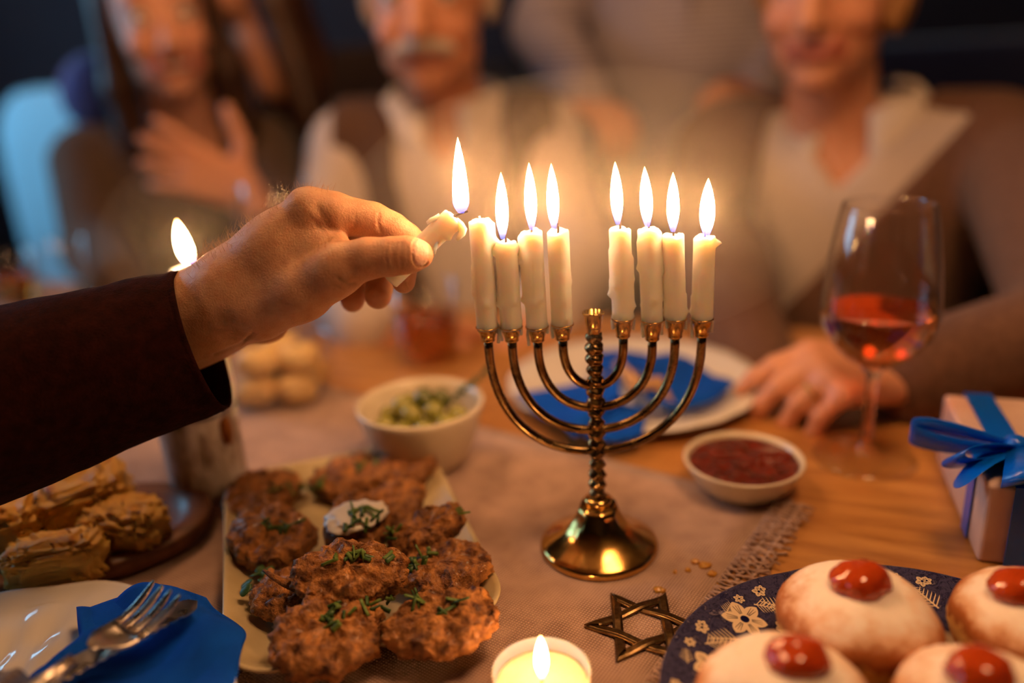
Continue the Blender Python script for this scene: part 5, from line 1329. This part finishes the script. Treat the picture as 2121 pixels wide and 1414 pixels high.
# ---- smiling woman at the left
H = Fr(P(368, 188, 1.33), frame((.42, -.90, -.06), (-.10, 0, 1))); Tq = Fr(P(345, 205, 1.38)*np.array((1, 1, 0))+np.array((0, 0, H.o[2]+.020)), frame((.30, -.95, 0)))
lw = empty('person', (float(Tq.o[0]), float(Tq.o[1]), 0), label='smiling woman in a grey brown sweater with a hand on her chest', cat='person')
tors = torso(Tq, .86, .95, -.53); sL = Tq.p(.150, -.045, -.135); sR = Tq.p(-.150, -.045, -.135)
eL = P(585, 560, 1.22); wL = P(512, 398, 1.19); eR = P(205, 520, 1.30); wR = P(245, 585, 1.12)
larm = [rc(sL, eL, .050, .042, .02), rc(eL, wL, .040, .029, .02)]; rarm = [rc(sR, eR, .050, .041, .02), rc(eR, wR, .040, .030, .02)]
lh = hand(wL, P(330, 322, 1.165)-wL, (.15, -1, .15), 1, [(-.05, .12, .1), (.05, .12, .1), (.08, .15, .1), (.1, .2, .1)], .98, .22, (.3, 1.0, .05)); rh = hand(wR, (.1, -.45, -.5), (-.2, -.6, .7), 1, (.5, .5, .4), .95)
put('body', head(H, .95, 1.0)+infl(tors, -.012)+infl(larm[1:], -.004)+infl(rarm[1:], -.004)+lh+rh, .0045, M['skin_far'], lw, col=lambda V: skin_col(V, H, S(216, 154, 122), S(184, 100, 84), 1))
eyes(H, .95, lw, M['eye_white'], M['iris'], np.array(lw.location))
v, f = blob(.028, .012, .0055, 20, 10, .0, 1, 0); c0 = H.p(0, .081, .0430)-np.array(lw.location)
mk('teeth', [tuple(c0+H.R@np.array(p)) for p in v], f, M['teeth'], lw)
put('sweater', infl(tors, .010)+infl(larm[:1], .010)+infl(rarm, .010)+[rc(eL, eL*.55+wL*.45, .050, .042, .02)], .0055, M['grey_knit'], lw, nclip(Tq, lambda x, y, z: z+.07-.03*np.clip(np.abs(x)-.06, 0, 1)), label='grey brown sweater')
hz = [H.e(0, -.022, .155, (.084, .098, .090), .02), H.c((-.072, .0, .15), (-.082, -.02, .02), .022, .024, .02), H.c((-.082, -.02, .02), (-.085, -.04, -.10), .024, .026, .02), H.c((.072, .0, .15), (.086, -.01, .02), .022, .028, .02), H.c((.086, -.01, .02), (.095, -.02, -.14), .028, .026, .02), H.c((0, -.08, .14), (0, -.09, -.10), .06, .06, .03)]
put('hair', hz, .005, M['hair_brown'], lw, nclip(H, lambda x, y, z: np.where(y > .03, np.where(np.abs(x) < .062, .172-z, -1), -1.0)), label='long brown hair')
seat_legs(lw, Tq.p(0, -.06, -.51), (.30, -.95)); chair(float(Tq.p(0, -.10, 0)[0]), float(Tq.p(0, -.10, 0)[1]), (.3, -.95), 'dark wooden chair under the smiling woman')

# ---- person hugging her from behind
H = Fr(P(505, 40, 1.50), frame((-.55, -.82, -.12), (-.25, 0, 1))); Tq = Fr(P(640, 30, 1.60)*np.array((1, 1, 0))+np.array((0, 0, H.o[2]+.01)), frame((-.25, -.97, 0), (-.06, 0, 1)))
hg = empty('person', (float(Tq.o[0]), float(Tq.o[1]), 0), label='long haired person in a dark jacket hugging the smiling woman', cat='person')
tors = torso(Tq, .95, 1.0, -.62); sL = Tq.p(.165, -.045, -.135); sR = Tq.p(-.165, -.045, -.135)
eR = P(420, 180, 1.50); wR = P(215, 195, 1.42); eL = P(780, 330, 1.55); wL = P(720, 520, 1.45)
rarm = [rc(sR, eR, .055, .052, .02), rc(eR, wR, .052, .040, .02)]; larm = [rc(sL, eL, .055, .045, .02), rc(eL, wL, .045, .032, .02)]
rh = hand(wR, (-.15, .35, -.9), (-.9, -.3, .1), 1, (.2, .2, .2), .95); lh = hand(wL, (.1, -.4, -.8), (.6, -.6, 0), 1, (.3, .3, .2), .95)
put('body', head(H, .95, .4)+infl(tors, -.012)+infl(larm[1:], -.008)+infl(rarm[1:], -.010)+rh+lh, .005, M['skin_far'], hg, col=lambda V: skin_col(V, H, S(212, 150, 118), S(160, 80, 70)))
eyes(H, .95, hg, M['eye_white'], M['iris'], np.array(hg.location))
put('jacket', infl(tors, .016)+infl(larm, .012), .006, M['dark_jacket'], hg, nclip(Tq, lambda x, y, z: z+.07), label='dark jacket')
put('navy_sleeve', infl(rarm, .030), .006, M['navy'], hg, label='navy blue sleeve')
hz = [H.e(0, -.022, .155, (.086, .098, .090), .02), H.c((-.074, .0, .15), (-.080, .0, .02), .022, .026, .02), H.c((.074, .0, .15), (.088, .0, .0), .024, .034, .02), H.c((.088, .0, .0), (.100, .02, -.20), .034, .030, .02), H.c((-.080, .0, .02), (-.045, .05, -.12), .026, .030, .02), H.c((-.045, .05, -.12), (-.01, .07, -.22), .03, .022, .02), H.c((0, -.08, .14), (0, -.09, -.14), .06, .07, .03)]
put('hair', hz, .005, M['hair_dark'], hg, nclip(H, lambda x, y, z: np.where(y > .03, np.where((np.abs(x) < .060) & (z > -.05), .172-z, -1), -1.0)), label='long dark brown hair')
def stand_legs(par, hip, fwd, w=.09):
    fwd = np.array((fwd[0], fwd[1], 0), float); fwd /= np.linalg.norm(fwd); l = np.array((-fwd[1], fwd[0], 0)); a = []; sh = []; hip = np.array(hip, float); a += [rc(hip-l*.06, hip+l*.06, .14, .14, .04)]
    for s in (-1, 1):
        h_ = hip+l*s*w; an = np.array((h_[0], h_[1], ZF+.08)); kn_ = (h_+an)/2; a += [rc(h_, kn_, .088, .06, .03), rc(kn_, an, .060, .044, .02)]; sh += [rc(an-np.array((0, 0, .035)), an+fwd*.14-np.array((0, 0, .048)), .040, .030, .02)]
    put('trousers', a, .009, M['trouser'], par); put('shoes', sh, .008, M['dark_jacket'], par)
stand_legs(hg, Tq.p(0, -.05, -.62), (-.25, -.97))

# ---- standing man in a striped shirt, hands on two shoulders
zc_ = .66; Tq = Fr(P(1420, 130, 1.50)*np.array((1, 1, 0))+np.array((0, 0, zc_)), frame((-.20, -.98, 0))); H = Fr(Tq.p(0, .03, .01), frame((-.25, -.95, -.25)))
sm = empty('person', (float(Tq.o[0]), float(Tq.o[1]), 0), label='standing person in a striped shirt with hands on both shoulders', cat='person')
tors = torso(Tq, 1.05, 1.05, -.66); sL = Tq.p(.19, -.045, -.14); sR = Tq.p(-.19, -.045, -.14)
eL = P(1690, 95, 1.50); wL = P(1590, 188, 1.24); eR = P(1130, 60, 1.52); wR = P(1205, 205, 1.30)
larm = [rc(sL, eL, .058, .050, .02), rc(eL, wL, .048, .036, .02)]; rarm = [rc(sR, eR, .058, .050, .02), rc(eR, wR, .048, .036, .02)]
lh = hand(wL, P(1490, 205, 1.17)-wL, (0, -.55, .85), -1, (.45, .7, .5), 1.0, .05); rh = hand(wR, P(1290, 255, 1.22)-wR, (.3, -.55, .8), 1, (.45, .6, .5), 1.0, .05)
put('body', head(H, 1.0, .3)+infl(tors, -.012)+infl(larm[1:], -.008)+infl(rarm[1:], -.008)+rh+lh, .005, M['skin_far'], sm, col=lambda V: skin_col(V, H, S(212, 150, 116), S(160, 80, 70)))
eyes(H, 1.0, sm, M['eye_white'], M['iris'], np.array(sm.location))
put('striped_shirt', infl(tors, .012)+infl(larm, .014)+infl(rarm, .014)+[Tq.c((0, -.045, -.115), (0, -.05, -.055), .076, .073, .02)], .006, M['stripes'], sm, nclip(Tq, lambda x, y, z: np.maximum(z+.06, np.where((y > -.02), z-(-.15+1.2*np.abs(x)), -1))), label='pale striped shirt')
o_ = np.array(sm.location)
pk = [Tq.p(.004, .112+.008*math.sin(3*t), -.17-.40*t)-o_ for t in np.linspace(0, 1, 12)]
mk('placket', *tube([tuple(p) for p in pk], .011, 10, sx=.35), M['stripes'], sm, label='buttoned shirt front band')
collar(sm, Tq, .078, -.066, M['stripes'], gap=.3)
put('hair', infl([H.e(0, -.024, .156, (.084, .096, .088))], .003), .006, M['hair_brown'], sm, nclip(H, lambda x, y, z: np.where(y > .02, .175-z, np.where(z < .08, .08-z, -1.0))), label='short brown hair')
stand_legs(sm, Tq.p(0, -.05, -.66), (-.2, -.98))

# ================================================================== room furniture behind
M['slip'] = mat('pale_blue_slipcover', S(176, 220, 236), .9, bump=[(14, .01)])
ch = chair(-1.12, 1.86, (-.42, -.90), 'chair with a pale blue slipcover at the far left', M['slip'], .24, .22)
bv, bf = blob(.045, .245, .40, 40, 26, .03, 2.0, 3, 4.5); mk('slipcover', [(x-.21, y, z+.62) for x, y, z in bv], bf, M['slip'], ch)
M['side'] = mat('pale_sideboard', S(150, 138, 130), .6); M['side_d'] = mat('dark_worktop', S(60, 50, 46), .7)  # side_d is a darker tone for the worktop
sb = empty('sideboard', (.02, 2.48, ZF), label='pale grey sideboard against the back wall', cat='sideboard')
bevel(mk('carcass', *box(0, 0, .50, 1.5, .42, .96), M['side'], sb, smooth=False), .006)
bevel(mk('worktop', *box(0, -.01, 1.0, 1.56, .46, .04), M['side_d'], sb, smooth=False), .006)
for i in range(3):
    d_ = bevel(mk('door', *box(-.5+.5*i, -.22, .52, .47, .02, .82), M['side'], sb, smooth=False), .004)
    mk('handle', *tube([(-.5+.5*i+.17, -.235, .50), (-.5+.5*i+.17, -.25, .52), (-.5+.5*i+.17, -.25, .60), (-.5+.5*i+.17, -.235, .62)], .005, 8), M['brassp'], d_)
M['sofa'] = mat('navy_velvet', S(24, 34, 78), .85, sheen=.6)
sf = empty('sofa', (1.42, 1.80, ZF), 0.0, label='navy velvet sofa in the right background', cat='sofa')
for nme, bx_ in (('base', (0, 0, .22, 1.5, .8, .36)), ('backrest', (0, .30, .62, 1.5, .22, .80)), ('arm', (-.70, 0, .42, .18, .8, .50)), ('arm', (.70, 0, .42, .18, .8, .50)), ('cushion', (-.31, -.05, .46, .58, .6, .16)), ('cushion', (.31, -.05, .46, .58, .6, .16))):
    bevel(mk(nme, *box(*bx_), M['sofa'], sf, smooth=False), .04, 4)
for sx in (-.68, .68):
    for sy in (-.32, .32): mk('foot', *box(sx, sy, .02, .05, .05, .04), M['chairwood'], sf, smooth=False)
M['curtain'] = mat('white_curtain', S(220, 226, 230), .9, tl=.3)
cu = MB(); v = []; f = []; n = 60
for i in range(n+1):
    t = i/n; x = -1.15+.14*t; 
    for z in (ZF+.02, 1.7): v.append((x, 2.60+.03*math.sin(t*22), z))
for i in range(n): f.append((2*i, 2*i+1, 2*i+3, 2*i+2))
cur = empty('curtain', (0, 0, 0), label='narrow white curtain hanging in the left background', cat='curtain')
solid(mk('curtain_panel', v, f, M['curtain'], cur), .003, 0)
mk('curtain_rod', *tube([(-1.35, 2.60, 1.72), (-.9, 2.60, 1.72)], .012, 10), M['chairwood'], cur)

# ================================================================== haze volumes added round the flames to imitate lens glow
def haze(c, r, dens, lab):
    nt = NT('lens_glow_scatter'); vs = nt.n('ShaderNodeVolumeScatter'); vs.inputs['Color'].default_value = (1, .93, .82, 1); vs.inputs['Density'].default_value = dens; vs.inputs['Anisotropy'].default_value = .2
    nt.l(vs.outputs[0], nt.out.inputs['Volume'])
    o = mk('lens_glow_haze', *blob(*r, 32, 20, 0, 1, 0), nt.m, label=lab, cat='haze', kind='stuff'); o.location = c; return o
haze(V3(P(1225, 430, .455)), (.140, .085, .075), .9, 'haze volume added to imitate lens glow around the burning candles')
haze(V3(P(392, 505, .53)), (.055, .055, .055), .6, 'faint haze volume added to imitate lens glow around the lone candle flame')
